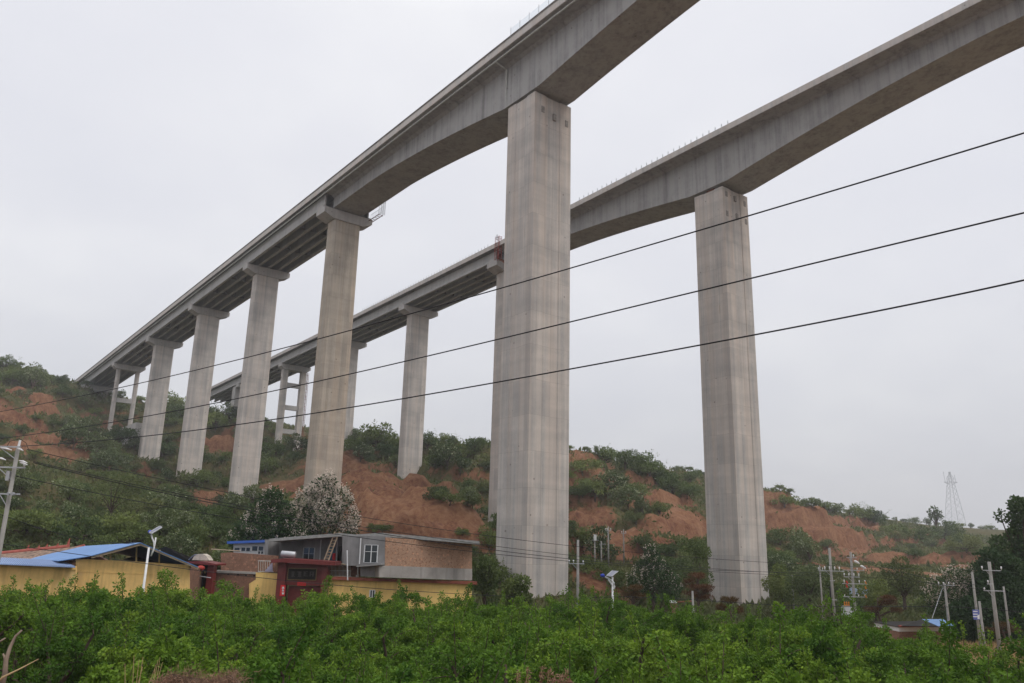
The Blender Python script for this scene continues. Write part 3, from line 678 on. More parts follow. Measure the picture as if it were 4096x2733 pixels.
# --- plant the orchard
yf_u = [-400, 300, 760, 1100, 1900, 2300, 2700, 3000, 3400, 3800, 4000, 4500]; yf_y = [59, 58.5, 59.5, 62, 63, 65, 62, 58, 55, 49, 42, 36]
spots = []
for r_i, y in enumerate(np.arange(20.5, 67, 3.9)):
    for x in np.arange(-62, 62, 3.6):
        xx = x+(r_i % 2)*1.5+rng.normal()*.35; yy = y+rng.normal()*.35; u, v = PX((xx, yy, -5.))
        if u < -330 or u > 4420 or yy > np.interp(u, yf_u, yf_y): continue
        if float(H(np.array([xx]), np.array([yy]))[0]) > -5.2 or (u < 260 and yy < 29): continue
        spots.append((xx, yy, u, r_i))
rows = max(s[3] for s in spots)
orow = lambda r: 'front' if r < 3 else 'second' if r < 6 else 'third' if r < 9 else 'back'
proto = {}
first = None
for xx, yy, u, r_i in spots:
    k = int(rng.integers(8)); sz = rng.uniform(1.16, 1.56)
    if u < 900 and yy > 38: sz *= 1.08
    if u > 2500 and yy > 30: sz *= .90 if u < 3180 else 1.0 if 3560 < u < 3900 else 1.1
    o = empty('orchard_tree', (xx, yy, hz(xx, yy)), rng.uniform(0, 6.28)); o.scale = (sz*rng.uniform(.98, 1.12), sz*rng.uniform(.98, 1.12), sz*1.1)
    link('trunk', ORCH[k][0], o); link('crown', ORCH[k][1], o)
    tag(o, None, 'tree', 'fruit trees of the orchard')
    PEND.append((o, 'fruit tree in the %s rows, below %s' % (orow(r_i), nearest(u, MARKS_LOW)), u+yy*.001))
NORCH = len(spots)

# --- hill bushes
def bush_variant(kind, i):
    if kind == 'locust':
        lob = rand_lobes(9, .85, 1.15, .35, .42); V, T, P = crown(lob, 1700, .125, .6, shell=.5)
        top = P[:, 2] > np.quantile(P[:, 2], .25); c = P[rng.choice(np.nonzero(top)[0], 60)]
        fl = (np.linalg.norm(P[:, None]-c[None], axis=2).min(1) < .085) & (rng.random(len(P)) < .8); T = np.where(fl, 2., T)
    elif kind == 'spire':
        lob = [(rng.normal()*.12, rng.normal()*.12, .3+.3*j, .5-.07*j, .5-.07*j, .32) for j in range(6)]; V, T, P = crown(lob, 1500, .12, .55, shell=.5)
    else:
        lob = rand_lobes(14, 1.0, .95, .18, .33); V, T, P = crown(lob, 1500, .13, .5, shell=.35, up=.25)
        n_ = 420; a_ = rng.uniform(0, 6.28, n_); k_ = rng.integers(0, 26, n_); b_ = rng.normal(size=(26, 3))*[.5, .5, .3]+[0, 0, .75]; t_ = rng.random(n_)[:, None]
        Q = b_[k_]*(.5+.55*t_)+rng.normal(size=(n_, 3))*.05; V = np.concatenate([V, cards(Q, rng.normal(size=Q.shape)+[0, 0, .5], .10, .045)]); T = np.concatenate([T, rng.random(n_)])
    me = leaf_mesh(kind, V, T, M[{'spire': 'bushdark'}.get(kind, kind)]); st = stems(lob, .05, .2, 6)
    w = st.build('tmp', M['bark'], None, local=True, smooth=True); wm = w.data; bpy.data.objects.remove(w); return wm, me
BV = {k: [bush_variant(k, i) for i in range(c)] for k, c in (('bush', 4), ('bushdark', 3), ('locust', 4), ('bushyellow', 2), ('spire', 1))}
DESC = {'bush': ('green_shrub', 'mid green shrub', 'shrub'), 'bushdark': ('dark_shrub', 'dark green shrub', 'shrub'), 'locust': ('flowering_locust', 'pale flowered locust', 'tree'), 'bushyellow': ('yellow_green_shrub', 'yellow green shrub', 'shrub'), 'spire': ('small_cypress', 'dark upright cypress', 'tree')}
MARKS_HILL = [(40, 'the left edge of the hill'), (250, 'the abutment'), (480, 'the twin-column bridge pier'), (640, 'the leftmost wall pier'), (780, 'the second wall pier'), (980, 'the third wall pier'), (1130, 'the ladder-framed far pier'),
  (1290, 'the weathered pier'), (1500, 'the red cut slope'), (1680, 'the slender far pier'), (1870, 'the red cut top'), (2110, 'the tall near pier'), (2430, 'the gap between tall piers'), (2720, 'the right tall pier'), (3120, 'the cliff beside the right pier'), (3330, 'the transformer pole'), (3600, 'the eroded red cliff'), (3860, 'the far ridge'), (4060, 'the big dark tree')]
BUSHES = []
def bush(kind, x, y, size, z=None, label=None, group=True):
    nm, d, cat = DESC[kind]; wm, me = BV[kind][int(rng.integers(len(BV[kind])))]; z = hz(x, y)-.05*size if z is None else z
    u, v = PX((x, y, z+size*.5))
    o = empty(nm, (x, y, z), rng.uniform(0, 6.28)); o.scale = (size*rng.uniform(.85, 1.2), size*rng.uniform(.85, 1.2), size*rng.uniform(.8, 1.1))
    link('trunk' if cat == 'tree' else 'stem', wm, o); link('crown' if cat == 'tree' else 'foliage', me, o)
    tag(o, label, cat, 'shrubs and small trees on the hillside')
    if not label:
        band = 'low' if v > 2060 else 'halfway up' if v > 1800 else 'high'
        PEND.append((o, '%s %s by %s' % (d, band, nearest(u, MARKS_HILL)), u))
    BUSHES.append((x, y, size)); return o
def bush_px(kind, u, v, px, y0=72.):
    g = ground_hit(u, v, y0)
    if g is None: return None
    return bush(kind, g[0], g[1], px/FPX*g[1]/1.75)
# placed from the photograph: kind, foot pixel, width in pixels
for k, u, v, w in [('bushdark',310,1535,75),('bush',15,1480,90),('locust',130,1560,110),('bush',50,1545,90),('bushdark',250,1590,90),('locust',290,1800,120),('locust',370,1850,150),('locust',430,1905,130),('locust',350,1790,120),('locust',290,1740,90),
    ('bushdark',470,1780,120),('bushdark',640,1850,140),('bush',700,1640,110),('bushdark',730,1700,120),('bush',860,1720,130),('bushdark',880,1690,130),('bush',660,1690,100),('bush',800,1950,120),
    ('locust',70,2000,120),('locust',270,2020,120),('locust',310,2120,130),('bush',100,2150,200),('bush',190,2160,150),('bushyellow',470,2030,170),('bushyellow',540,2060,150),('bush',420,2160,170),('locust',640,2080,130),('locust',700,2060,120),('locust',720,2140,120),('locust',640,2150,110),('locust',560,2160,110),
    ('bush',870,2130,140),('locust',930,2080,120),('bushdark',850,2100,110),('bush',760,2180,130),('locust',790,2140,90),('bushdark',300,2190,150),('bush',520,2190,140),
    ('bush',1100,1830,110),('locust',1190,1810,80),('bush',1060,1900,110),('bush',1420,1830,110),('locust',1440,1850,90),('bush',1500,1820,130),('bushdark',1560,1830,100),('bush',1600,1820,90),('locust',1460,1800,70),
    ('bushdark',1710,1800,100),('bush',1770,1790,90),('locust',1790,1880,120),('locust',1840,1890,100),('bush',1870,1840,100),('bushdark',1900,1810,90),('bush',1740,1870,80),
    ('bushdark',1750,2010,90),('bush',1800,2020,90),('locust',1870,2025,100),('bushdark',1890,2040,80),('bush',1530,2140,60),('bush',1490,2145,50),('bush',1850,2170,50),('bush',1960,2290,110),('bush',2010,2330,130),('bush',1935,2350,120),
    ('bush',2330,1890,110),('bush',2420,1870,120),('bushdark',2500,1870,110),('bush',2560,1890,120),('locust',2450,1990,110),('locust',2510,2030,110),('bush',2600,1930,130),('locust',2570,2060,80),('bush',2380,2010,110),('bush',2330,2000,90),('bushdark',2640,1950,110),('bush',2690,1970,100),('bushdark',2760,1930,80),('bush',2540,2000,100),('bush',2640,2060,80),('bush',2750,2020,70),
    ('locust',2420,2240,130),('bushdark',2580,2230,110),('bushdark',2660,2230,100),('bush',2780,2250,100),('bush',2350,2300,100),('bush',2430,2330,90),('bushdark',2500,2370,110),('bush',2330,2210,90),('bushdark',2700,2330,120),
    ('bushdark',3120,2180,120),('locust',3190,2230,120),('locust',3240,2250,110),('bush',3130,2260,110),('locust',3130,2310,110),('bush',3160,2360,120),('locust',3250,2350,110),('bush',3320,2390,120),('bushdark',3200,2400,120),('bush',3100,2390,100),
    ('bushdark',3310,2200,70),('bush',3140,2030,80),('bush',3250,2035,60),('bush',3320,2050,70),('bush',3460,2080,90),('bushdark',3500,2100,80),('bush',3620,2160,80),('bush',3700,2180,80),('bushdark',3780,2160,100),('bush',3850,2190,90),('bushyellow',3870,2220,110),('bush',3560,2140,70),
    ('spire',3715,2275,34),('spire',3815,2270,34),('bushdark',3660,2230,50),('spire',3850,2240,14),('bushdark',3490,2400,110),('bush',3520,2420,130),('bush',3440,2440,110),('bushdark',3880,2480,170),('bushdark',3960,2490,150),('bush',3700,2460,120)]:
    bush_px(k, u, v, w)
# low vegetation on the ridges
for u in list(np.arange(-20, 460, 36))+list(np.arange(640, 1100, 52))+list(np.arange(1400, 1620, 48))+list(np.arange(1690, 1930, 38))+list(np.arange(2290, 2830, 46))+list(np.arange(3085, 4000, 44)):
    u = u+rng.normal()*9; lo, hi = 1300., 2250.
    if ground_hit(u, hi, 72) is None: continue
    for _ in range(9):
        m = (lo+hi)/2
        if ground_hit(u, m, 72) is None: lo = m
        else: hi = m
    g = ground_hit(u, hi+2, 72)
    if g: bush(['bush', 'bushdark', 'bush', 'locust'][int(rng.integers(4))], g[0], g[1], rng.uniform(.8, 2.1)*(1 if g[1] < 330 else 1.5))
# random fill where the slope is not bare
tries = 0
while len(BUSHES) < 430 and tries < 2600:
    tries += 1; u = rng.uniform(-40, 2850) if rng.random() < .86 else rng.uniform(3080, 3950); v = rng.uniform(1480, 2300)
    g = ground_hit(u, v, 76)
    if g is None or g[1] > 420: continue
    if soil_at(np.array([g[0]]), np.array([g[1]]))[0] > .42: continue
    sz = rng.uniform(1.1, 2.5)*(1 if g[1] < 200 else 1.2)
    if any((b[0]-g[0])**2+(b[1]-g[1])**2 < (.62*(b[2]+sz))**2 for b in BUSHES): continue
    bush(rng.choice(['bush', 'bush', 'bushdark', 'bushdark', 'locust', 'bushyellow']), g[0], g[1], sz)
# countless low scrub and grass tufts
n = 380000; uu = rng.uniform(-150, 4250, n); Y = 78+ (rng.random(n)**1.5)*320; A = (uu-2048)/FPX
X = A*Y*1.03; Z = H(X, Y); keep = soil_at(X, Y)+.55*(fbm(X/6, Y/6, 77)-.5)*2 < .34+.34*rng.random(n)**1.5
keep &= ~((X > 19) & (Y < 100)); P = np.stack([X, Y, Z], -1)[keep]; L = (.28+.75*rng.random(len(P))**2)*(.6+P[:, 1]/210)
D = rng.normal(size=(len(P), 3))*.75+np.array([0, 0, .75]); V = cards(P-np.array([0, 0, .05]), D, L, L*.42)
tag(link('undergrowth', leaf_mesh('undergrowth', V, np.clip(fbm(P[:, 0]/9, P[:, 1]/9, 50)*1.1-.1+.35*rng.random(len(P)), 0, 1), M['scrub'])), 'low scrub and grass covering the unbared parts of the hillside', 'undergrowth', kind='stuff')
# dry grass on the small field at the right
n = 26000; X = rng.uniform(17, 62, n); Y = rng.uniform(44, 100, n); keep = (sstep(.30, .52, fbm(X/7, Y/7, 44)+.12) > .5) & (X > 19+3*rng.random(n)); X, Y = X[keep], Y[keep]
P = np.stack([X, Y, H(X, Y)], -1); L = .3+.45*rng.random(len(P)); D = rng.normal(size=(len(P), 3))*.35+np.array([0, 0, 1.])
tag(link('dry_grass', leaf_mesh('dry_grass', cards(P, D, L, .05), rng.random(len(P)), M['drygrass'])), 'straw coloured dry grass on the field by the leaning poles', 'grass', kind='stuff')
# weeds under the fruit trees
n = 24000; X = rng.uniform(-45, 45, n); Y = rng.uniform(17, 62, n); keep = fbm(X/2.5, Y/2.5, 63) > .5; X, Y = X[keep], Y[keep]
P = np.stack([X, Y, H(X, Y)], -1); L = .12+.3*rng.random(len(P)); D = rng.normal(size=(len(P), 3))*.6+np.array([0, 0, .8])
tag(link('weeds', leaf_mesh('weeds', cards(P, D, L, L*.3), rng.random(len(P)), M['bush'])), 'green weeds growing on the soil under the fruit trees', 'weeds', kind='stuff')

# --- single trees
def single_tree(name, label, x, y, lobes, n, L, material, r0, flower=0, wr=.6, hs=1.5, cat='tree', group=None, up=0., shell=.5, k=9, bark='bark'):
    o = empty(name, (x, y, hz(x, y))); tag(o, label, cat, group)
    mb = stems(lobes, r0, hs, k); t = mb.build('trunk', M[bark], o, local=True, smooth=True)
    V, T, P = crown(lobes, n, L, wr, up=up, shell=shell)
    if flower:
        c = P[rng.choice(len(P), flower)]; c = c[c[:, 2] > np.quantile(P[:, 2], .12)]
        m = 11; sp = np.repeat(c, m, 0)+np.tile(np.linspace(0, .55, m), len(c))[:, None]*np.array([0, 0, 1.])+rng.normal(size=(len(c)*m, 3))*.09
        FV = cards(sp, rng.normal(size=sp.shape)+np.array([0, 0, -.2]), .17, .12); V = np.concatenate([V, FV]); T = np.concatenate([T, np.full(len(FV), 2.)])
    link('crown', leaf_mesh(name+'_crown', V, T, M[material]), o); return o
g = W(1290, 2040, 84); z0 = hz(g[0], g[1]); cz_ = g[2]-z0
lob = [(dx, dy, cz_+dz, r, r, r*.85) for dx, dy, dz, r in [(0, 0, 1.6, 1.3), (-1.3, .3, .7, 1.2), (1.3, -.2, .8, 1.2), (-.5, .8, -.4, 1.3), (1.9, .3, -.6, 1.1), (-2.1, -.3, -.6, 1.1), (.6, -.8, -.2, 1.3), (0, 0, -1.6, 1.3), (-1.5, .4, -1.8, 1.2), (1.7, .2, -1.9, 1.1), (2.4, -.2, -1.6, .8), (.3, -.3, 2.4, .8)]]
lob = [(a*1.32, b*1.2, cz_+(c-cz_)*1.2, d*1.2, e*1.2, f*1.2) for a, b, c, d, e, f in lob]
single_tree('blossom_tree', 'tall tree thick with pale pink blossom, in front of the weathered bridge pier', g[0], g[1], lob, 5200, .26, 'paulownia', .2, flower=1200, hs=2.2)
g = W(1080, 2070, 82); z0 = hz(g[0], g[1]); cz_ = g[2]-z0
lob = [(dx, dy, cz_+dz, r, r, r*.85) for dx, dy, dz, r in [(0, 0, 1.5, 1.1), (-.9, .2, .4, 1.2), (.9, .2, .5, 1.2), (-1.7, 0, -.9, 1.2), (.2, -.5, -.6, 1.3), (1.6, .2, -.8, 1.2), (-2.4, .2, -1.9, 1.1), (-.8, 0, -1.9, 1.3), (1.2, 0, -2, 1.2), (2.5, .3, -1.7, 1.), (.1, 0, 2.1, .6)]]
single_tree('blossom_tree', 'greener half-blossomed tree just left of the pale pink blossom tree', g[0], g[1], [(a*1.15, b, cz_+(c-cz_)*1.15, d*1.15, e*1.15, f*1.15) for a, b, c, d, e, f in lob], 7500, .28, 'paulownia', .18, flower=190, hs=2.)
g = W(3820, 2380, 92); z0 = hz(g[0], g[1]); cz_ = g[2]-z0
lob = [(dx, dy, cz_+dz, r, r, r*.85) for dx, dy, dz, r in [(0, 0, 1.7, 1.3), (1.6, .3, 1.9, 1.2), (-1.7, .2, .9, 1.2), (-2.6, .2, -.3, 1.), (0, -.4, .1, 1.4), (2.2, .2, .2, 1.4), (-1.2, .2, -1.2, 1.3), (1.2, .2, -1.5, 1.4), (2.9, .3, -1.2, 1.1), (-2.3, 0, -1.6, 1.)]]
single_tree('blossom_tree', 'pale blossoming tree behind the poles at the right, beside the big dark tree', g[0], g[1], lob, 5200, .27, 'paulownia', .18, flower=380, hs=2.)
g = W(2610, 2310, 100); z0 = hz(g[0], g[1]); cz_ = g[2]-z0
lob = [(dx, dy, cz_+dz, r, r, r*.85) for dx, dy, dz, r in [(0, 0, 2.2, 1.1), (-.9, .2, 1.1, 1.2), (1., .2, 1., 1.2), (-1.8, 0, -.2, 1.2), (.2, -.5, 0, 1.4), (1.9, .2, -.2, 1.3), (-2., .2, -1.5, 1.2), (.4, 0, -1.5, 1.4), (2.4, 0, -1.4, 1.2), (0, 0, 3., .7)]]
single_tree('blossom_tree', 'dark tree dotted with white blossom, behind the solar street lamp', g[0], g[1], lob, 6000, .27, 'paulownia', .18, flower=150, hs=2.)
g = W(3610, 2330, 112); z0 = hz(g[0], g[1]); cz_ = g[2]-z0
lob = [(dx, dy, cz_+dz, r, r, r*.7) for dx, dy, dz, r in [(0, 0, 2.6, 1.2), (-1.5, .2, 1.6, 1.2), (1.6, .2, 1.4, 1.3), (-2.4, 0, .3, 1.1), (.2, -.5, .6, 1.4), (2.6, .2, .3, 1.2), (-1., .2, -.9, 1.2), (1.4, 0, -.8, 1.2)]]
single_tree('flowering_locust', 'yellow green flowering tree standing before the eroded red cliff', g[0], g[1], lob, 4200, .25, 'bushyellow', .2, hs=2.5)
# the big dark trees at the right edge
def poplar(u, vt, Y, wpx, label, seed):
    g = W(u, 2400, Y); x, y = g[0], g[1]; z0 = hz(x, y); top = W(u, vt, Y)[2]-z0; w = wpx/FPX*Y/2
    lob = []
    for j in range(70):
        t = rng.random()**.9; z = 1.2+(top-1.8)*t; rr = w*(1-.6*t**1.8)*math.sqrt(rng.random()); a = rng.uniform(0, 6.28); s = (1.7-.9*t)*rng.uniform(.6, 1.1)
        lob.append((rr*math.cos(a), rr*math.sin(a), z, s, s, s*1.05))
    lob.append((0, 0, top-.7, .5, .5, .9))
    for j in range(9): t = j/9; lob.append((rng.normal()*.3, rng.normal()*.3, top-1.6-(top-4)*t, .9+1.1*t, .9+1.1*t, 1.1+.5*t))
    return single_tree('broadleaf_tree', label, x, y, lob, 27000, .30, 'poplar', .26, hs=3., wr=.75, shell=.3, k=14)
poplar(4110, 1995, 92, 320, 'big dark green tree cut by the right edge, the tallest beyond the poles', 1)
poplar(4000, 2200, 90, 240, 'lower dark green tree left of the big dark tree at the right edge', 2)
poplar(4230, 2090, 98, 300, 'dark green tree mostly cut off by the right edge', 3)
poplar(3900, 2390, 88, 170, 'short dark green tree behind the pole with the blue sign', 4)
# small broadleaf trees low on the slope between and beside the tall piers
def smalltree(u, vt, vb, Y, wpx, label, material='bush', n=3600):
    g = W(u, vb, Y); x, y = g[0], g[1]; z0 = hz(x, y); top = W(u, vt, Y)[2]-z0; w = wpx/FPX*Y/2
    lob = [(w*.8*math.cos(a)*r, w*.8*math.sin(a)*r, top*(.3+.6*t), w*.42, w*.42, w*.42) for a, r, t in zip(rng.uniform(0, 6.28, 14), rng.random(14)**.5, rng.random(14))]+[(0, 0, top-w*.35, w*.35, w*.35, w*.4)]
    return single_tree('small_tree', label, x, y, lob, n, .26, material, .12, hs=top*.22)
smalltree(2790, 2150, 2330, 112, 130, 'bright green upright tree touching the left side of the right-hand tall pier')
smalltree(2680, 2230, 2400, 104, 140, 'dark thin tree between the white-dotted tree and the right-hand tall pier', 'bushdark')
smalltree(3130, 2250, 2420, 112, 130, 'mid green tree just right of the right-hand tall pier', 'bush')
smalltree(3230, 2270, 2440, 106, 150, 'pale flecked tree behind the slim bare poles', 'locust')
smalltree(3500, 2320, 2430, 102, 130, 'bright green tree right of the transformer pole', 'bush')
smalltree(3400, 2390, 2470, 100, 150, 'dark green tree behind the transformer', 'bushdark')
smalltree(440, 1890, 2070, 108, 190, 'bare-limbed yellow green tree in the middle of the left slope', 'bushyellow', 1500)
smalltree(2060, 2300, 2400, 74, 120, 'green bush-like tree at the foot of the tall near pier', 'bush')
smalltree(1935, 2230, 2420, 80, 120, 'green tree at the right end of the brick house', 'bush')
# lone tree on the far ridge
g = ground_hit(3747, 2135, 300, 800) or (W(3747, 2110, 450)[0], 450, 0); x, y = g[0], g[1]; k = y/FPX
lob = [(dx*k, 0, dz*k, r*k, r*k, r*k*.8) for dx, dz, r in [(0, 92, 14), (-16, 78, 12), (15, 80, 12), (-8, 62, 12), (12, 58, 12), (-20, 62, 9), (20, 66, 9), (0, 75, 12)]]
single_tree('lone_tree', 'lone thin tree standing against the sky on the far right ridge', x, y, lob, 520, .95, 'bushdark', .42, hs=30*k, k=8, shell=.2)
# dead ornamental pines with layered brown pads
def padpine(u, vb, Y, pads, material, label):
    g = W(u, vb, Y); x, y = g[0], g[1]; z0 = hz(x, y); o = empty('pad_pine', (x, y, z0)); tag(o, label, 'tree', 'ornamental pines with layered pads')
    lob = []
    for pu, pv, pw, ph in pads:
        c = W(pu, pv, Y); rx = pw/FPX*Y/2
        for j in range(5):
            lob.append((c[0]-x+rx*rng.uniform(-.7, .7), rng.uniform(-.6, .6)*rx, c[2]-z0+rng.normal()*.05, rx*.45, rx*.45, max(.16, ph/FPX*Y*.45)))
    mb = MB(); top = max(l[2] for l in lob); mb.tube([(0, 0, -.3), (.12, 0, top*.35), (-.1, .05, top*.7), (0, 0, top)], [.16, .13, .1, .05], 7)
    for l in lob: mb.tube([(0, 0, l[2]*.8), (l[0]*.5, l[1]*.5, l[2]*.93), (l[0], l[1], l[2]-.02)], [.05, .035, .015], 5, cap=False)
    mb.build('trunk', M['bark'], o, local=True, smooth=True)
    V, T, P = crown(lob, 260*len(pads)*3, .24, .14, up=.5, shell=.3); link('crown', leaf_mesh('pad_pine_crown', V, T, M[material]), o)
padpine(2795, 2460, 80, [(2795, 2304, 88, 13), (2755, 2325, 40, 8), (2790, 2350, 105, 14), (2830, 2365, 40, 10), (2760, 2375, 60, 10), (2815, 2390, 60, 10)], 'deadpine', 'dead rust brown pine with layered pads against the right-hand tall pier')
padpine(2535, 2470, 78, [(2535, 2352, 85, 16), (2520, 2378, 70, 12), (2560, 2385, 55, 12)], 'pinegreen', 'brownish green pine pad right of the solar street lamp')
padpine(2925, 2500, 72, [(2920, 2400, 70, 11), (2890, 2432, 55, 10), (2960, 2440, 40, 9)], 'pinegreen', 'small dark pine in front of the right-hand tall pier')
padpine(3520, 2490, 84, [(3525, 2392, 105, 12), (3540, 2412, 70, 9), (3480, 2435, 60, 9), (3580, 2440, 50, 9)], 'deadpine', 'rust brown pine with a flat top right of the transformer pole')
padpine(4020, 2580, 84, [(4000, 2500, 90, 14), (4060, 2520, 80, 14), (3970, 2520, 60, 12)], 'pinegreen', 'brownish pine below the big dark tree at the right')

# ------------------------------------------------------------------ buildings
class Pl:
    """a vertical facade plane through two points; pixels are laid onto it, offsets run towards the viewer"""
    def __init__(s, u0, Y0, u1, Y1, v):
        a = W(u0, v, Y0); b = W(u1, v, Y1); s.A = a; t = b-a; t[2] = 0; s.t = t/np.linalg.norm(t); n = np.array([s.t[1], -s.t[0], 0.])
        s.n = n if n @ a < 0 else -n
    def pt(s, u, v, off=0.):
        d = ray(u, v); return d*(((s.A) @ s.n)/(d @ s.n))+s.n*off
    def poly(s, mb, px, o0, o1):
        P = [s.pt(u, v) for u, v in px]; mb.extr([p+s.n*o1 for p in P], [p+s.n*o0 for p in P]); return mb
    def rect(s, mb, u0, v0, u1, v1, o0, o1):
        a = s.pt(u0, v0); b = s.pt(u1, v1); ta = (a-s.A) @ s.t; tb = (s.pt(u1, v0 if v1-v0 > 30 else v1)-s.A) @ s.t
        q = lambda t, z, o: s.A*[1, 1, 0]+s.t*t+s.n*o+np.array([0, 0, z])
        mb.hexa([q(ta, b[2], o1), q(tb, b[2], o1), q(tb, b[2], o0), q(ta, b[2], o0)], [q(ta, a[2], o1), q(tb, a[2], o1), q(tb, a[2], o0), q(ta, a[2], o0)]); return mb
    def rod(s, mb, a, b, r, off=0., n=6): mb.tube([s.pt(*a, off), s.pt(*b, off)], r, n); return mb
def window(pl, parent, u0, v0, u1, v1, bars, transoms, off=0., fw=.055, name='window'):
    f = MB(); a = pl.pt(u0, v0); b = pl.pt(u1, v1); pw = np.linalg.norm((b-a)[:2])/(u1-u0); e = fw/pw
    pl.rect(f, u0, v0, u1, v0+e, off-.02, off+.06); pl.rect(f, u0, v1-e, u1, v1, off-.02, off+.06)
    pl.rect(f, u0, v0+e, u0+e, v1-e, off-.02, off+.06); pl.rect(f, u1-e, v0+e, u1, v1-e, off-.02, off+.06)
    for x in bars: pl.rect(f, u0+(u1-u0)*x-e/2, v0+e, u0+(u1-u0)*x+e/2, v1-e, off-.02, off+.055)
    for y in transoms: pl.rect(f, u0+e, v0+(v1-v0)*y-e/2, u1-e, v0+(v1-v0)*y+e/2, off-.02, off+.05)
    o = f.build(name, M['white'], parent); g = MB(); pl.rect(g, u0+e*.5, v0+e*.5, u1-e*.5, v1-e*.5, off-.01, off+.02); g.build('pane', M['glass'], o); return o
def glyph(mb, pl, u, v, w, h, off, seed, th=.16):
    """a blocky brush character: strokes in a square"""
    r_ = random.Random(seed); e = w*th
    for k in range(r_.choice([2, 3, 3])): y = v-h/2+h*(k+.5)/3+r_.uniform(-.05, .05)*h; a = r_.uniform(.3, .5)*w; pl.rect(mb, u-a, y-e/2, u+a, y+e/2, off, off+.03)
    for k in range(r_.choice([1, 2, 2])): x = u+r_.uniform(-.38, .38)*w; t = r_.uniform(.25, .5)*h; pl.rect(mb, x-e/2, v-t, x+e/2, v+r_.uniform(.3, .5)*h, off, off+.034)
def root_at(name, pl, u, v, label, cat, group=None):
    p = pl.pt(u, v); p = np.array([p[0], p[1], hz(p[0], p[1])]); return tag(empty(name, p), label, cat, group)

# --- brick and grey house
PR = Pl(1543, 70., 1890, 74., 2260); PG = Pl(1369, 71.0, 1543, 70.0, 2260); PP = Pl(1100, 75., 1372, 73.5, 2240); PL_ = Pl(1313, 70.2, 1904, 74.2, 2320)
hs = root_at('brick_house', PR, 1600, 2300, 'flat roofed two storey house, brick side wall, grey rendered front, yellow base', 'house')
o = PR.poly(MB(), [(1543, 2150), (1888, 2174), (1888, 2277), (1540, 2264)], -6.5, 0).build('brick_wall', M['brick'], hs)
PR.poly(MB(), [(1517, 2262), (1888, 2276), (1888, 2322), (1516, 2309)], -6, .03).build('cement_band', M['render_light'], hs)
PG.poly(MB(), [(1369, 2142), (1543, 2146), (1541, 2263), (1369, 2263)], -5, 0).build('rendered_wall', M['render'], hs)
PG.poly(MB(), [(1435, 2263), (1520, 2265), (1519, 2310), (1435, 2306)], -5, -.35).build('lower_wall', M['render'], hs)
PP.poly(MB(), [(1112, 2155), (1375, 2140), (1375, 2268), (1112, 2268)], -3, 0).build('porch_wall', M['render'], hs)
PP.poly(MB(), [(1104, 2160), (1117, 2160), (1117, 2290), (1104, 2290)], 0, 2.0).build('porch_side_wall', M['render'], hs)
PL_.poly(MB(), [(1313, 2306), (1904, 2326), (1904, 2338), (1313, 2318)], -.5, .38).build('ledge', M['ledge'], hs)
PL_.poly(MB(), [(1313, 2317), (1887, 2337), (1887, 2500), (1313, 2500)], -6, 0).build('yellow_wall', M['yellow'], hs)
PS = Pl(1107, 73.5, 1917, 74., 2150)
PS.poly(MB(), [(1107, 2157), (1250, 2145), (1381, 2135), (1440, 2141), (1533, 2134), (1560, 2136), (1917, 2166), (1917, 2179), (1560, 2149), (1533, 2147), (1440, 2153), (1381, 2148), (1250, 2157), (1107, 2168)], -5, 2.6).build('roof', M['slab'], hs)
window(PG, hs, 1459, 2179, 1514, 2253, [.52], [.38], fw=.075); window(PP, hs, 1215, 2190, 1261, 2246, [.5], [.45])
PG.poly(MB(), [(1441, 2264), (1538, 2256), (1538, 2260), (1441, 2268)], -.1, .8).build('window_canopy', M['slab'], hs)
window(PL_, hs, 1478, 2360, 1500, 2392, [.5], [], name='small_window')
for q_, a_, b_ in ((PG, (1446, 2152), (1440, 2256)), (PP, (1287, 2160), (1281, 2245)), (PP, (1352, 2156), (1348, 2244))): q_.rod(MB(), a_, b_, .055, .12).build('downpipe', M['white'], hs)
mb = MB(); PP.rect(mb, 1318, 2186, 1342, 2250, 0, .06); mb.build('door', M['bluedoor'], hs)
mb = MB(); PP.rect(mb, 1355, 2185, 1368, 2248, 0, .04); mb.build('door', M['dark'], hs)
mb = MB(); PP.rect(mb, 1337, 2213, 1344, 2240, .1, .3); o = mb.build('red_banner', M['redpaper']); tag(o, 'small red cloth hanging beside the ladder at the porch', 'cloth')
# balcony railing, brick behind it
PB = Pl(1313, 71.5, 1441, 71.5, 2280)
PB.poly(MB(), [(1313, 2262), (1436, 2264), (1436, 2308), (1313, 2306)], -1.2, -.8).build('balcony_wall', M['roughbrick'], hs)
mb = MB()
for u in np.arange(1316, 1406, 5.4): PB.rod(mb, (u, 2262), (u, 2305), .018, .1, 5)
for v in (2262, 2283, 2305): PB.rod(mb, (1314, v), (1406, v+1), .025, .1, 5)
mb.build('balcony_railing', M['pipe'], hs)
mb = MB(); PB.poly(mb, [(1330, 2247), (1387, 2256), (1387, 2260), (1330, 2251)], -.6, .6); mb.build('balcony_shade', M['timber'], hs)
mb = MB(); PB.rod(mb, (1433, 2262), (1433, 2340), .05, .2); PB.rod(mb, (1428, 2300), (1423, 2345), .04, .25); mb.build('drain_pipe', M['pipe'], hs)
# ladder
mb = MB(); a0, a1 = PG.pt(1304, 2245)+PG.n*1.3*0, PG.pt(1349, 2127); s_ = PP.t*.42; mb.bar(a0-s_/2, a1-s_/2, .1); mb.bar(a0+s_/2, a1+s_/2, .1)
t = tag(empty('ladder', a0), 'pale wooden ladder leaning up to the roof of the grey house', 'ladder'); mb.build('rails', M['timber'], t)
for k in range(1, 10):
    mb = MB(); p = a0+(a1-a0)*k/10; mb.bar(p-s_/2, p+s_/2, .06); mb.build('rung', M['timber'], t)
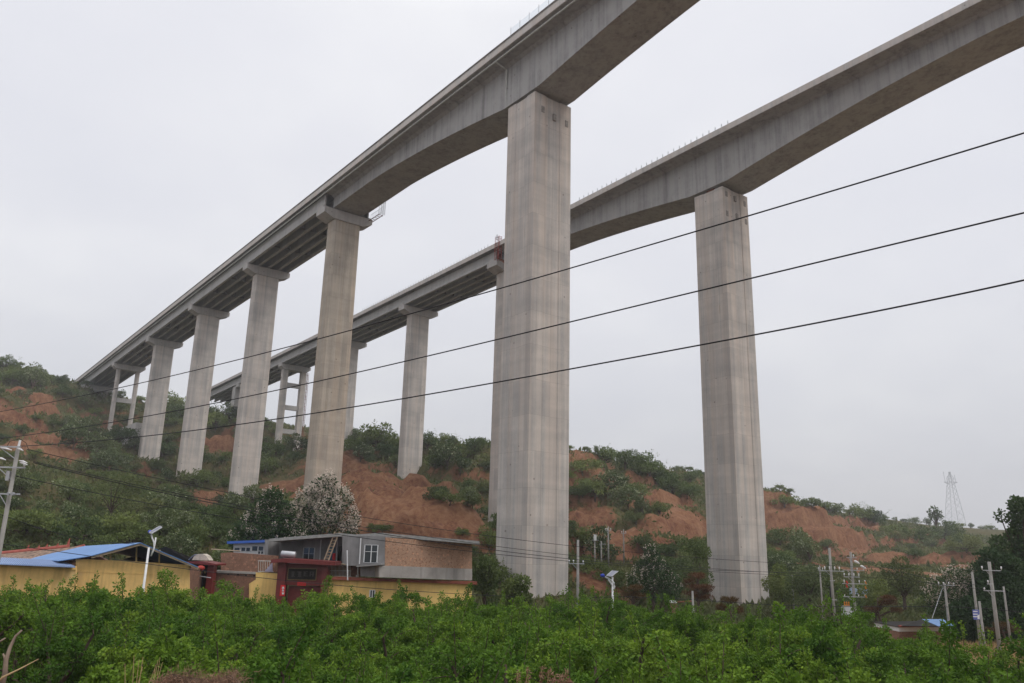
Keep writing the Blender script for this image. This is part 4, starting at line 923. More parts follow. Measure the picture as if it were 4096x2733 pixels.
# whip antenna
mb = MB(); PG.rod(mb, (1407, 2202), (1409, 2320), .05, .9); tag(mb.build('antenna_pole', M['white']), 'thin white upright pole in front of the grey house wall', 'pole')
# --- blue roofed sunroom
PW = Pl(934, 77., 1112, 77., 2190)
sr = root_at('sunroom', PW, 1000, 2220, 'white glazed rooftop room with bright blue roof edge, left of the grey house', 'sunroom')
PW.poly(MB(), [(934, 2173), (1112, 2166), (1112, 2262), (934, 2262)], -4, 0).build('wall', M['white'], sr)
PW.poly(MB(), [(918, 2166), (1111, 2159), (1111, 2169), (918, 2176)], -4.5, .7).build('roof', M['bluetrim'], sr)
window(PW, sr, 935, 2190, 962, 2207, [], []); window(PW, sr, 963, 2189, 1004, 2207, [.5], []); window(PW, sr, 1006, 2184, 1057, 2206, [.52], []); window(PW, sr, 1059, 2175, 1078, 2191, [], []); window(PW, sr, 1060, 2196, 1077, 2216, [], [])
window(PW, sr, 1030, 2203, 1056, 2218, [.5], [])
mb = MB(); PW.rect(mb, 1084, 2182, 1096, 2190, 0, .5); mb.build('wall_lamp', M['timber'], sr)
# --- rough brick walls
PK = Pl(857, 70.5, 1110, 70.5, 2280)
bw = root_at('brick_yard_wall', PK, 980, 2370, 'rough red brick yard wall with an uneven top, between the two red gateways', 'wall')
top = [(875, 2213), (905, 2210), (940, 2211), (985, 2215), (1040, 2219), (1104, 2224)]
PK.poly(MB(), top+[(1104, 2292), (875, 2284)], -.9, -.5).build('upper_wall', M['roughbrick'], bw)
PK.poly(MB(), [(857, 2289), (1035, 2297), (1035, 2480), (857, 2480)], -.5, 0).build('lower_wall', M['roughbrick'], bw)
PK.poly(MB(), [(852, 2281), (1036, 2290), (1036, 2298), (852, 2290)], -.5, .12).build('coping', M['render_light'], bw)
mb = MB()
for u, v in [(910, 2294), (949, 2297), (981, 2299), (1014, 2300)]: PK.rect(mb, u, v, u+6, v+6, -.1, .015)
mb.build('drain_hole', M['dark'], bw)
yw = PK.poly(MB(), [(1027, 2290), (1116, 2295), (1116, 2480), (1000, 2480), (1000, 2335), (1027, 2318)], -.3, .25).build('yellow_wall', M['yellow']); tag(yw, 'pale yellow wall piece joining the rough brick wall to the dark red gate', 'wall')
rl = root_at('metal_railing', PK, 1070, 2290, 'metal railing with a lilac sheet beside the dark red gate', 'railing'); mb = MB()
for u in np.arange(1038, 1098, 9.): PK.rod(mb, (u, 2244), (u, 2287), .02, .3, 5)
for v in (2244, 2286): PK.rod(mb, (1036, v), (1098, v+1), .03, .3, 5)
mb.build('rails', M['pipe'], rl); PK.poly(MB(), [(1062, 2286), (1094, 2250), (1096, 2288)], .33, .36).build('sheet', M['lilac'], rl)
mb = MB(); mb.tube([PK.pt(812, 2197, -2), PK.pt(930, 2205, -2)], .05, 6); tag(mb.build('long_pole', M['timber']), 'thin pale pole sticking out sideways above the small red gateway', 'pole')
# --- dark red gate
PD = Pl(1094, 69.2, 1350, 69.2, 2300)
dg = root_at('red_gate', PD, 1220, 2400, 'large dark red tiled gateway with a black name board', 'gateway')
PD.poly(MB(), [(1140, 2233), (1347, 2247), (1347, 2262), (1140, 2250)], -2.5, .8).build('canopy', M['redgate'], dg)
PD.poly(MB(), [(1094, 2238), (1142, 2234), (1142, 2249), (1094, 2252)], -2.5, .79).build('canopy_end', M['redgate'], dg)
PD.rect(MB(), 1115, 2250, 1148, 2500, -.9, .1).build('pillar', M['redgate'], dg); PD.rect(MB(), 1290, 2260, 1314, 2500, -.9, .1).build('pillar', M['redgate'], dg)
PD.rect(MB(), 1147, 2255, 1291, 2345, -.7, -.2).build('lintel', M['redgate'], dg); PD.rect(MB(), 1147, 2345, 1291, 2500, -.9, -.6).build('door', M['redgate'], dg)
bo = PD.rect(MB(), 1151, 2272, 1267, 2323, -.2, -.1).build('name_board', M['boardframe'], dg); PD.rect(MB(), 1154, 2275, 1264, 2320, -.15, -.08).build('board_face', M['dark'], bo)
mb = MB()
for k, u in enumerate((1172, 1197, 1222, 1247)): glyph(mb, PD, u, 2297, 19, 25, -.08, 40+k)
mb.build('characters', M['boardtext'], bo)
rp = PD.rect(MB(), 1124, 2340, 1144, 2384, .1, .13).build('red_poster', M['redpaper'], dg); mb = MB()
for k, v in enumerate((2351, 2362, 2374)): glyph(mb, PD, 1134, v, 10, 8, .13, 60+k, .2)
mb.build('white_marks', M['white'], rp)
rp = PD.rect(MB(), 1188, 2329, 1221, 2344, -.2, -.16).build('red_strip', M['redpaper'], dg); mb = MB()
for k, u in enumerate((1194, 1201, 1208, 1215)): glyph(mb, PD, u, 2336.5, 5, 8, -.16, 70+k, .2)
mb.build('pale_marks', M['lantern'], rp)
t = root_at('water_heater', PD, 1148, 2235, 'silver solar water heater tank lying on the dark red gate canopy', 'water heater'); t.location = PD.pt(1148, 2235, -.4); WL[t.name] = np.array(t.location)
c0, c1 = PD.pt(1121, 2216, -.5), PD.pt(1174, 2220, -.5)
d_ = (c1-c0)/np.linalg.norm(c1-c0); mb = MB(); mb.tube([c0-d_*.06, c0, c1, c1+d_*.06], [.2, .27, .27, .2], 18); mb.build('tank', M['aluminium'], t, smooth=True)
mb = MB()
for c in (c0+d_*.2, c1-d_*.2): mb.bar(c-[0, 0, .2], c-[0, 0, .48], .05)
mb.build('stand', M['steel'], t)
# --- small red gateway with lantern and tank
PE = Pl(770, 68., 872, 68., 2300)
sg = root_at('small_red_gateway', PE, 830, 2370, 'small dark red gateway with a lantern, beside the gabled shed', 'gateway')
PE.poly(MB(), [(752, 2247), (810, 2244), (872, 2256), (872, 2262), (810, 2258), (752, 2250)], -2, .5).build('canopy', M['redgate'], sg)
PE.rect(MB(), 832, 2258, 856, 2500, -.8, 0).build('pillar', M['redgate'], sg); PE.rect(MB(), 778, 2258, 786, 2500, -.8, 0).build('pillar', M['redgate'], sg)
do = PE.rect(MB(), 785, 2256, 833, 2500, -1.0, -.7).build('door', M['dark'], sg); PE.rect(MB(), 786, 2278, 832, 2302, -.7, -.62).build('name_plate', M['dark'], sg)
mb = MB()
for k, u in enumerate((797, 808, 819)): glyph(mb, PE, u, 2290, 8, 11, -.62, 80+k, .16)
mb.build('gold_characters', M['gold'], sg)
t = tag(empty('red_lantern', PE.pt(811, 2258, .4)), 'round red lantern hanging under the small red gateway', 'lantern'); c = PE.pt(811, 2272, .4); mb = MB(); mb.lathe(c, [(.1, -.2), (.26, -.13), (.33, 0), (.26, .13), (.1, .2)], 16); mb.build('body', M['lantern'], t, smooth=True)
mb = MB(); mb.tube([c+[0, 0, .2], c+[0, 0, .45]], .02, 5); mb.build('hook', M['cable'], t)
mb = MB(); mb.tube([c-[0, 0, .2], c-[0, 0, .5]], [.05, .03], 6); mb.build('tassel', M['gold'], t)
t = tag(empty('covered_tank', PE.pt(790, 2244, -1)), 'pale rounded tank covered with tarpaulin on the small red gateway roof', 'tank')
a, b = PE.pt(757, 2236, -1.2), PE.pt(824, 2238, -1.2); m_ = (a+b)/2; mb = MB(); prof = [(-.72, 0), (-.62, .28), (-.3, .5), (.1, .52), (.45, .34), (.7, 0)]
mb.extr([m_+PE.t*x+PE.n*.5+np.array([0, 0, z-.1]) for x, z in prof], [m_+PE.t*x-PE.n*.5+np.array([0, 0, z-.1]) for x, z in prof]); mb.build('cover', M['tarp'], t)
mb = MB(); mb.hexa([m_+PE.t*x+PE.n*y+np.array([0, 0, z]) for x, y, z in ((-.98, .55, -.1), (-.52, .55, .33), (-.52, -.4, .33), (-.98, -.4, -.1))], [m_+PE.t*x+PE.n*y+np.array([0, 0, z]) for x, y, z in ((-1.02, .55, -.06), (-.56, .55, .37), (-.56, -.4, .37), (-1.02, -.4, -.06))]); mb.build('glass_panel', M['panel'], t)
mb = MB(); mb.tube([PE.pt(793, 2302, .5), PE.pt(852, 2311, .5)], .035, 6); tag(mb.build('gate_bar', M['steel']), 'grey horizontal pipe across the small red gateway', 'pipe')
# --- yellow shed with gable
PY = Pl(300, 60.2, 760, 61.8, 2250)
sh = root_at('gabled_shed', PY, 520, 2400, 'yellow walled shed with an open gable under blue roof sheets', 'shed')
PY.poly(MB(), [(303, 2238), (345, 2237), (420, 2241), (520, 2245), (640, 2253), (757, 2260), (757, 2500), (303, 2500)], -.28, 0).build('front_wall', M['yellow_old'], sh)
PY.poly(MB(), [(303, 2284), (757, 2300), (757, 2304), (303, 2288)], 0, .03).build('string_course', M['yellow_old'], sh)
aF, aB = W(568, 2170.5, 60.2), W(340, 2184, 70); lmF, lF = W(371, 2223, 60.), W(242, 2243, 60.2); lB = W(116, 2236, 69); lmB = W(205, 2214, 70); rF, rB = W(797, 2267, 61.6), W(700, 2262, 71)
def sheet(q, th): return MB().hexa([p-np.array([0, 0, th]) for p in q], q)
ov = np.array([0, -.25, 0])
sheet([aF+ov, lmF+ov, lmB, aB], .05).build('roof_sheet', M['bluesheet'], sh); sheet([lmF+ov, lF+ov, lB, lmB], .05).build('roof_sheet', M['bluesheet'], sh); sheet([aF+ov, aB, rB, rF+ov], .05).build('roof_sheet', M['bluesheet'], sh)
def zline(P, a, b): return P
for (u0, v0, v1) in ((439, 2205, 2244), (543, 2180, 2248), (635, 2200, 2254)):
    mb = MB(); a, b = PY.pt(u0+2, v0, -.15), PY.pt(u0, v1, -.15); mb.bar(a, b, .09); mb.build('gable_post', M['postyellow'], sh)
# side and back walls closing the shed
bl = PY.pt(303, 2238); br = PY.pt(757, 2260); zb = -7.2; mb = MB()
def wall(mb, a, b, zt0, zt1, th=.2):
    d = np.array([b[0]-a[0], b[1]-a[1], 0]); d /= np.linalg.norm(d); n_ = np.array([-d[1], d[0], 0])*th
    A_ = [np.array([a[0], a[1], zb]), np.array([b[0], b[1], zb])]; mb.hexa([A_[0], A_[1], A_[1]+n_, A_[0]+n_], [np.array([a[0], a[1], zt0]), np.array([b[0], b[1], zt1]), np.array([b[0], b[1], zt1])+n_, np.array([a[0], a[1], zt0])+n_])
bk = np.array([-.18, 1, 0])*9.3
wall(mb, br-PY.t*.2, br-PY.t*.2+bk, br[2]-.05, rB[2]-.3); wall(mb, bl, bl+bk*.9, lF[2]-.12, lB[2]-.15); wall(mb, bl+bk*.9, br+bk*.98, lB[2]-.1, rB[2]-.15); mb.build('side_wall', M['roughbrick'], sh)
mb = MB(); g_ = PY.n*-8.8; mb.extr([lmF+g_-np.array([0, 0, .4]), aF+g_-np.array([0, 0, .3]), rF+g_-np.array([0, 0, .3]), rF+g_-np.array([0, 0, 1.])], [p-PY.n*.1 for p in (lmF+g_-np.array([0, 0, .4]), aF+g_-np.array([0, 0, .3]), rF+g_-np.array([0, 0, .3]), rF+g_-np.array([0, 0, 1.]))]); mb.build('rear_gable', M['dark'], sh)  # near-black colour stands in for the shed's unlit interior
mb = MB(); mb.bar(aF+ov*.5-[0, 0, .12], lmF+ov*.5-[0, 0, .12], .1, .16); mb.bar(aF+ov*.5-[0, 0, .12], rF+ov*.5-[0, 0, .12], .1, .16); mb.build('rafter', M['timber'], sh)
# lean-to
PQ = Pl(-80, 58.4, 303, 59.4, 2260)
lt = root_at('lean_to', PQ, 150, 2400, 'low yellow outbuilding under corrugated pale blue sheets at the left edge', 'outbuilding')
PQ.poly(MB(), [(-80, 2250), (303, 2266), (303, 2500), (-80, 2500)], -.25, 0).build('wall', M['yellow_old'], lt)
PQ.poly(MB(), [(-80, 2262), (303, 2276), (303, 2281), (-80, 2267)], 0, .05).build('string_course', M['yellow_old'], lt)
q = [W(-80, 2253, 57.7), W(302, 2268, 58.8), W(245, 2243, 62.6), W(-80, 2228, 62.)]; sheet(q, .05).build('roof_sheet', M['greysheet'], lt)
mb = MB()
for k in np.linspace(0.01, .99, 46):                 # corrugation ribs
    a, b = q[0]*(1-k)+q[1]*k, q[3]*(1-k)+q[2]*k; mb.bar(a+[0, 0, .02], b+[0, 0, .02], .05, .05)
mb.build('roof_ribs', M['greysheet'], lt)
# old tiled house
PT = Pl(-80, 74, 345, 74, 2220); th_ = root_at('tiled_house', PT, 140, 2300, 'old house with brown tiles and a red ridge, behind the blue shed roof', 'house')
r0, r1 = W(-80, 2223, 74), W(338, 2183, 74); e0, e1 = W(-80, 2243, 67), W(300, 2240, 67.5)
sheet([r0, e0, e1, r1], .15).build('roof', M['oldtile'], th_); d_ = np.array([0, 6., -1.6]); sheet([r0, r1, r1+d_, r0+d_], .15).build('rear_roof', M['oldtile'], th_)
mb = MB(); mb.tube([r0, (r0+W(272, 2189, 74))/2, W(272, 2188, 74)], .2, 8); mb.tube([W(290, 2196, 74), r1], .14, 8); mb.build('ridge', M['redtile'], th_)
mb = MB()
for u, v, h in ((110, 2205, .55), (153, 2200, .4), (185, 2197, .45), (228, 2192, .4), (272, 2186, .7)):
    p = W(u, v, 74); mb.tube([p-[0, 0, .1], p+[0, 0, h*.5], p+[.05, 0, h]], [.16, .09, .03], 6)
mb.build('ridge_ornament', M['redtile'], th_)
mb = MB(); w0, w1 = e0+[0, .4, -.2], e1+[0, .4, -.2]; mb.hexa([p*[1, 1, 0]+[0, 0, -7.3] for p in (w0, w1, w1+[0, 11, 0], w0+[0, 11, 0])], [w0, w1, w1+[0, 11, -.1], w0+[0, 11, -.1]]); mb.build('wall', M['roughbrick'], th_)
# --- blue roofed hut at the right
PH = Pl(3590, 76, 3775, 76, 2510); ht = root_at('blue_roofed_hut', PH, 3680, 2540, 'low white walled hut with a bright blue hipped roof, right', 'hut')
PH.poly(MB(), [(3596, 2509), (3772, 2506), (3772, 2525), (3596, 2527)], -5, .02).build('wall', M['white'], ht); PH.poly(MB(), [(3597, 2527), (3771, 2525), (3771, 2600), (3597, 2600)], -4.9, 0).build('lower_wall', M['roughbrick'], ht)
PH.poly(MB(), [(3596, 2502), (3772, 2500), (3772, 2507), (3596, 2509)], -.2, .25).build('eave', M['redtile'], ht)
PH.poly(MB(), [(3590, 2507), (3776, 2504), (3776, 2506), (3590, 2509)], -5.2, .1).build('flat_roof', M['dark'], ht)
e = [W(3690, 2478, 75), W(3772, 2477, 75.5), W(3812, 2497, 74), W(3775, 2506, 73), W(3735, 2500, 73)]
a0_, a1_, b0_, b1_ = W(3686, 2477, 77), W(3772, 2477, 77), W(3818, 2503, 74.5), W(3752, 2504, 73.5)
sheet([a0_, b1_, b0_, a1_], .06).build('roof', M['bluesheet'], ht); c0_ = W(3610, 2504, 74.2)
sheet([a0_-[0, .1, 0], W(3600, 2503, 77), c0_, b1_-[0, 0, .04]], .05).build('gable', M['dark'], ht)  # near-black colour paints in the shade on this gable end
# blue and white sheeting half hidden behind the poles
PZ = Pl(3395, 104, 3485, 104, 2365); mb = MB(); PZ.poly(mb, [(3405, 2352), (3478, 2358), (3480, 2376), (3404, 2378)], -.5, 0); tag(mb.build('blue_white_hoarding', M['cloth']), 'blue and white hoarding glimpsed behind the transformer pole', 'hoarding')
# gate pillar with white cap
PC = Pl(2670, 64, 2720, 64, 2420); t = root_at('gate_pillar', PC, 2694, 2450, 'brown gate pillar with a white domed cap among the tree tops', 'pillar')
PC.rect(MB(), 2682, 2411, 2708, 2520, -.5, 0).build('shaft', M['roughbrick'], t)
PC.poly(MB(), [(2682, 2412), (2683, 2406), (2689, 2403), (2700, 2403), (2706, 2406), (2708, 2412)], -.55, .06).build('cap', M['white'], t)
mb = MB(); mb.tube([W(2707, 2409, 64), W(2766, 2405, 64.3)], .05, 6); tag(mb.build('rusty_bar', M['rust']), 'thin rusty bar running from the capped pillar to the short post', 'bar')

# ------------------------------------------------------------------ poles, lamps, wires
def pole(u, v, Y, r, label, arms=(), name='utility_pole', group='utility poles', material='pole', extra=None):
    tp = W(u, v, Y); x, y = tp[0], tp[1]; zb = hz(x, y); o = empty(name, (x, y, zb)); tag(o, label, 'utility pole' if name == 'utility_pole' else 'post', group)
    mb = MB(); mb.tube([(0, 0, -.5), (0, 0, tp[2]-zb)], [r*.95, r*.66], 12); mb.build('post', M[material], o, local=True, smooth=True)
    mpp = Y/FPX
    for av, u0, u1, ins, hgt in arms:
        z = W(u, av, Y)[2]-zb; du = (u+ (av-v)*(u-2353)/11900)
        a, b = (u0-du)*mpp, (u1-du)*mpp; mb = MB(); mb.box(((a+b)/2, -r-.05, z), (b-a, .05, .06)); mb.bar((a*.6, -r-.05, z-.04), (0, -r*.5, z-.5), .03)
        c = mb.build('crossarm', M['steel'], o, local=True); WL[c.name] = np.array([x, y, zb])
        for q in ins:
            m = MB(); m.lathe(((q-du)*mpp, -r-.05, z+.04), [(.03, 0), (.03, hgt*.3), (.062, hgt*.36), (.062, hgt*.48), (.036, hgt*.52), (.062, hgt*.6), (.062, hgt*.74), (.028, hgt*.9)], 8); m.build('insulator', M['porcelain'], c, local=True, smooth=True)
    if extra: extra(o, zb, mpp)
    return o
def ex_left(o, zb, mpp):
    T = W(72, 1795, 34)[2]-zb
    mb = MB(); mb.tube([(0, 0, T-.1), (.03, 0, T+.36)], [.06, .045], 8); mb.build('top_cap', M['porcelain'], o, local=True)
    for z, a, b in ((T-.02, .12, .36), (T-.52, .25, .62), (T-.6, .3, .64), (T, -.62, -.12), (T-.42, -.68, -.3)):
        mb = MB(); mb.tube([(a, -.2, z), ((a+b)/2, -.2, z-.03), (b, -.2, z-.09)], [.015, .042, .015], 8); mb.build('strain_insulator', M['porcelain'], o, local=True)
    for x in (.1, .28):
        mb = MB(); z = W(72, 1978, 34)[2]-zb; mb.tube([(x, -.3, z), (x, -.2, z)], .065, 14); mb.build('cable_ring', M['steel'], o, local=True)
    mb = MB(); mb.box((-.16, -.05, W(72, 1905, 34)[2]-zb), (.14, .16, .4)); mb.build('meter_box', M['aluminium'], o, local=True)
    mb = MB(); mb.tube([(-.55, 0, T-.1), (-.4, 0, T+.3), (0, 0, T+.42), (.3, 0, T+.25), (.5, 0, T-.1)], .012, 5); mb.build('jumper_wire', M['cable'], o, local=True)
P1 = pole(72, 1795, 34, .115, 'tall concrete utility pole at the left edge of the photo', [(1790, -30, 92, (), .12), (1872, -30, 108, (104,), .16), (1978, -10, 86, (), .12)], extra=ex_left)
pole(2312, 2160, 70, .15, 'thick bare-topped utility pole right of the tall near pier', [(2255, 2276, 2336, (2277, 2294, 2331), .28)])
pole(2379, 2161, 112, .13, 'thin utility pole with a flat T arm and a white box, by the cliff', [(2161, 2367, 2394, (), .2)], extra=lambda o, zb, m: MB().box((.02, -.25, 4.2), (.35, .3, .8)).build('white_box', M['white'], o, local=True))
pole(2405, 2165, 114, .13, 'thin utility pole between the T arm pole and a taller pole', [(2177, 2396, 2422, (), .2)])
pole(2433, 2107, 116, .14, 'tallest thin utility pole below the cliff between the two tall piers', [(2124, 2421, 2443, (2422, 2428, 2442), .35)])
pole(2494, 2117, 128, .13, 'faint thin utility pole high against the red cliff', [(2134, 2484, 2504, (2486, 2502), .3)])
pole(3168, 2299, 108, .12, 'slim bare pole just right of the right-hand tall pier')
pole(3278, 2262, 96, .12, 'slim pole with a short arm left of the thick transformer poles', [(2281, 3270, 3290, (3272, 3288), .3)])
pole(3317, 2192, 80, .17, 'thick leaning utility pole left of the transformer, one long crossarm', [(2284, 3284, 3372, (3298, 3316, 3336, 3354), .42), (2323, 3317, 3336, (), .2), (2399, 3326, 3346, (), .2)], extra=lambda o, zb, m: MB().tube([(-.25, -.1, 0), (-.25, -.1, 5.2)], .06, 6).build('riser_cable', M['cable'], o, local=True))
def ex_tr(o, zb, mpp):
    mb = MB(); mb.box((-.95, -.2, 2.35), (1.7, .9, .12)); mb.build('platform', M['steel'], o, local=True)
    mb = MB(); mb.box((-.85, -.2, 2.95), (.75, .6, 1.0))
    for k in range(5): mb.box((-.47+.05, -.4+.1*k, 2.95), (.14, .05, .8)); mb.box((-1.28, -.4+.1*k, 2.95), (.14, .05, .8))
    t = mb.build('transformer', M['transformer'], o, local=True); WL[t.name] = WL[o.name]
    for x in (-1.05, -.85, -.65):
        m = MB(); m.lathe((x, -.2, 3.45), [(.05, 0), (.08, .1), (.05, .2), (.07, .3), (.03, .4)], 8); m.build('bushing', M['orange'], t, local=True)
    for x, z, c in ((1.05, 5.75, 'orange'), (1.0, 5.3, 'orange'), (.95, 4.5, 'orange'), (-.8, 5.4, 'redpaper'), (-.75, 5.75, 'redpaper')):
        m = MB(); m.tube([(x, -.3, z), (x+.1, -.3, z-.25)], .06, 6); m.build('insulating_sleeve', M[c], o, local=True)
    for a, b, z in ((.1, .62, 7.65), (.68, 1.2, 7.2)):
        m = MB(); m.tube([(a, -.4, z), (a+.15, -.4, z-.07), (b-.12, -.4, z-.2), (b, -.4, z-.28)], [.05, .12, .1, .04], 8); m.build('strain_insulator', M['porcelain'], o, local=True)
pole(3402, 2208, 80, .16, 'utility pole carrying the grey transformer and five crossarms', [(2231, 3384, 3422, (3411,), .3), (2281, 3370, 3452, (3425, 3450), .2), (2308, 3374, 3436, (3376, 3394, 3413, 3432), .35), (2335, 3368, 3466, (3376, 3434, 3456), .36), (2387, 3372, 3464, (3378, 3432, 3456), .2)], extra=ex_tr)
pole(3778, 2334, 75, .14, 'utility pole with four insulators on a top crossarm behind the blue hut', [(2341, 3750, 3813, (3752, 3771, 3791, 3810), .26)])
p12 = pole(3888, 2287, 72, .14, 'utility pole carrying a small blue and white sign')
PN = Pl(3885, 71.4, 3921, 71.6, 2460); sgn = PN.rect(MB(), 3889, 2439, 3918, 2479, 0, .04).build('notice_sign', M['signblue']); tag(sgn, 'small blue and white notice board fixed to a pole at the right', 'sign')
mb = MB()
for v in (2444, 2455, 2465): PN.rect(mb, 3891, v, 3909, v+4, .04, .045)
PN.poly(mb, [(3908, 2462), (3916, 2458), (3917, 2477), (3909, 2476)], .04, .047); mb.build('white_lettering', M['white'], sgn)
pole(3917, 2405, 62, .12, 'short bare pole just right of the pole with the blue sign')
pole(3956, 2247, 62, .17, 'tallest pole at the right with a Y bracket, its foot in dry grass', [(2282, 3926, 3996, (3924, 3998), .3), (2336, 3944, 3962, (3948,), .25), (2363, 3930, 4012, (3934,), .2)])
pole(4014, 2346, 82, .13, 'thin bare pole in front of the big dark tree')
pole(2770, 2364, 64.5, .12, 'short square topped post in front of the dead pine', name='short_post', group=None)
def lamp(u, v, Y, label, pan, armpx, head, flip):
    c = W(u, v, Y); zb = hz(c[0], c[1]); o = empty('solar_street_lamp', (c[0], c[1], zb)); tag(o, label, 'street lamp', 'solar street lamps'); L = WL[o.name]
    mb = MB(); mb.tube([c*[1, 1, 0]+[0, 0, zb-.3], c*[1, 1, 0]+[0, 0, c[2]]], [.11, .07], 10); mb.build('post', M['white'], o, smooth=True)
    mb = MB(); mb.hexa([W(a, b, yy) for a, b, yy in pan], [W(a, b, yy)+np.array([0, -.02, .05]) for a, b, yy in pan]); p = mb.build('solar_panel', M['panel'], o)
    mb = MB(); P = [W(a, b, yy) for a, b, yy in pan]
    for i in range(4): mb.bar(P[i]+[0, -.03, .03], P[(i+1) % 4]+[0, -.03, .03], .06)
    mb.build('panel_frame', M['aluminium'], p)
    for ap in armpx:
        mb = MB(); mb.tube([W(a, b, Y-.05) for a, b in ap], .055, 8); mb.build('arm', M['white'], o, smooth=True)
    mb = MB(); h = [W(a, b, Y-.1) for a, b in head]; mb.tube(h, [.07, .15, .13, .07], 8); mb.build('lamp_head', M['bluelamp'], o, smooth=True)
lamp(2450, 2308, 66, 'white solar street lamp with a tilted panel and blue head, below the cliff', [(2426, 2305, 65.5), (2446, 2308, 65.4), (2472, 2287, 66.8), (2449, 2285, 66.9)], [[(2456, 2358), (2459, 2346), (2456, 2332), (2448, 2323), (2434, 2314), (2420, 2308)], [(2449, 2345), (2442, 2330), (2433, 2318)]], [(2419, 2307), (2413, 2303), (2407, 2302), (2402, 2301)], 1)
lamp(596, 2190, 57.5, 'white solar street lamp in front of the yellow gabled shed', [(597, 2132, 57.2), (606, 2137, 57.1), (648, 2112, 57.9), (640, 2107, 58.)], [[(604, 2225), (614, 2200), (620, 2175), (623, 2150)], [(606, 2215), (617, 2192), (616, 2170), (608, 2150), (605, 2138)]], [(606, 2137), (602, 2130), (598, 2127), (594, 2125)], 0)

def wire(px, A, B, r, label, group, material='cable', sub=6):
    """cable hanging in the vertical plane above the plan line A-B"""
    A = np.array(A, float); B = np.array(B, float); d = B-A; nrm = np.array([d[1], -d[0]]); c = nrm @ A
    px = np.array(px, float); t = np.arange(len(px)); tt = np.linspace(0, len(px)-1, (len(px)-1)*sub+1)
    U = np.interp(tt, t, px[:, 0])
    k = np.searchsorted(px[:, 0], U).clip(1, len(px)-1)
    # smooth quadratic blend of the traced heights
    if len(px) >= 3: co = np.polyfit((px[:, 0]-px[0, 0])/1000, px[:, 1], min(4, len(px)-1)); V = np.polyval(co, (U-px[0, 0])/1000)
    else: V = np.interp(U, px[:, 0], px[:, 1])
    P = []
    for u, v in zip(U, V):
        q = ray(u, v); P.append(q*(c/(nrm @ q[:2])))
    o = MB().tube(P, r, 6).build('cable', M[material], smooth=True); tag(o, label, 'cable', group); return o
G1 = 'three thick cables overhead'
xa = W(-60, 1700, 42)[:2]; xb = W(4180, 900, 13.5)[:2]
wire([(-60, 1657), (300, 1590), (800, 1478), (1403, 1319), (2283, 1075), (2993, 863), (3500, 713), (4160, 513)], xa, xb, .017, 'top one of three thick black cables slanting across the photo', G1)
wire([(-60, 1762), (383, 1700), (800, 1624), (1300, 1521), (2280, 1287), (3010, 1113), (3500, 995), (4160, 836)], xa+[0, -.4], xb+[0, -.4], .017, 'middle one of three thick black cables slanting across the photo', G1)
wire([(80, 1785), (500, 1754), (800, 1720), (1300, 1645), (2280, 1477), (3025, 1340), (3500, 1245), (4160, 1107)], W(80, 1785, 34)[:2], xb+[0, -.8], .017, 'bottom one of three thick black cables, starting at the left utility pole', G1)
G2 = 'thin lines in front of the hill'
wl = W(107, 1797, 34)[:2]; wr = W(3320, 2285, 80)[:2]; xr = W(4200, 2330, 97)[:2]
wire([(107, 1797), (500, 1886), (950, 1980), (1413, 2060), (1918, 2142), (2500, 2205), (3100, 2252), (3340, 2264), (3900, 2280)], wl, W(3900, 2280, 90)[:2], .016, 'highest thin line from the left utility pole across both tall piers', G2)
wire([(133, 1846), (500, 1930), (950, 2022), (1407, 2100), (1918, 2177), (2500, 2245), (3100, 2290), (3317, 2300)], wl, wr, .016, 'second thin line from the left utility pole, above the brick house roof', G2)
wire([(133, 1851), (500, 1937), (950, 2035), (1407, 2115), (1918, 2191), (2272, 2238), (2700, 2272), (3100, 2287), (3317, 2290)], wl, wr, .02, 'third and thickest of the lines merging before the tall near pier', G2)
wire([(62, 1906), (434, 1978), (755, 2045), (1100, 2105), (1519, 2160), (1918, 2209), (2272, 2243), (2700, 2281), (3100, 2299), (3317, 2306)], W(62, 1906, 34)[:2], wr, .018, 'lowest line from the left utility pole across the brick house wall', G2)
wire([(-60, 2035), (0, 2057), (266, 2143), (430, 2170), (580, 2176)], W(-60, 2050, 50)[:2], W(580, 2176, 61)[:2], .022, 'black line dropping to the ridge of the gabled shed', G2)
wire([(-60, 2170), (0, 2174), (170, 2196), (340, 2223), (541, 2251), (749, 2276), (852, 2289), (1107, 2319), (1318, 2338), (1488, 2353), (1667, 2366), (1884, 2379), (2100, 2388)], W(-60, 2170, 52)[:2], W(2100, 2388, 65)[:2], .022, 'black cable hanging low across the yellow walls and the red gate', G2)
wire([(2314, 2394), (2500, 2393), (2660, 2391), (2856, 2403), (3100, 2418), (3319, 2428), (3531, 2430), (3786, 2425), (4009, 2441), (4200, 2475)], W(2314, 2394, 64)[:2], W(4200, 2475, 66)[:2], .025, 'black cable low over the tree tops in front of the right-hand tall pier', G2)
wire([(3437, 2227), (3520, 2262), (3650, 2300), (3760, 2322), (3900, 2340)], W(3437, 2227, 80)[:2], W(3960, 2340, 62)[:2], .016, 'upper line falling rightwards from the transformer pole', G2)
wire([(3457, 2245), (3520, 2272), (3600, 2303), (3760, 2340), (3950, 2362)], W(3457, 2245, 80)[:2], W(3960, 2362, 62)[:2], .016, 'lower line falling rightwards from the transformer pole', G2)
wire([(3317, 2296), (3500, 2312), (3650, 2325), (3752, 2337)], wr, W(3752, 2337, 75)[:2], .016, 'line from the long crossarm to the pole behind the blue hut', G2)
mb = MB(); mb.tube([W(3770, 2352, 75), W(3728, 2475, 74)], .025, 6); tag(mb.build('guy_wire', M['steel']), 'slanting guy wire with white spools left of the pole behind the hut', 'guy wire')

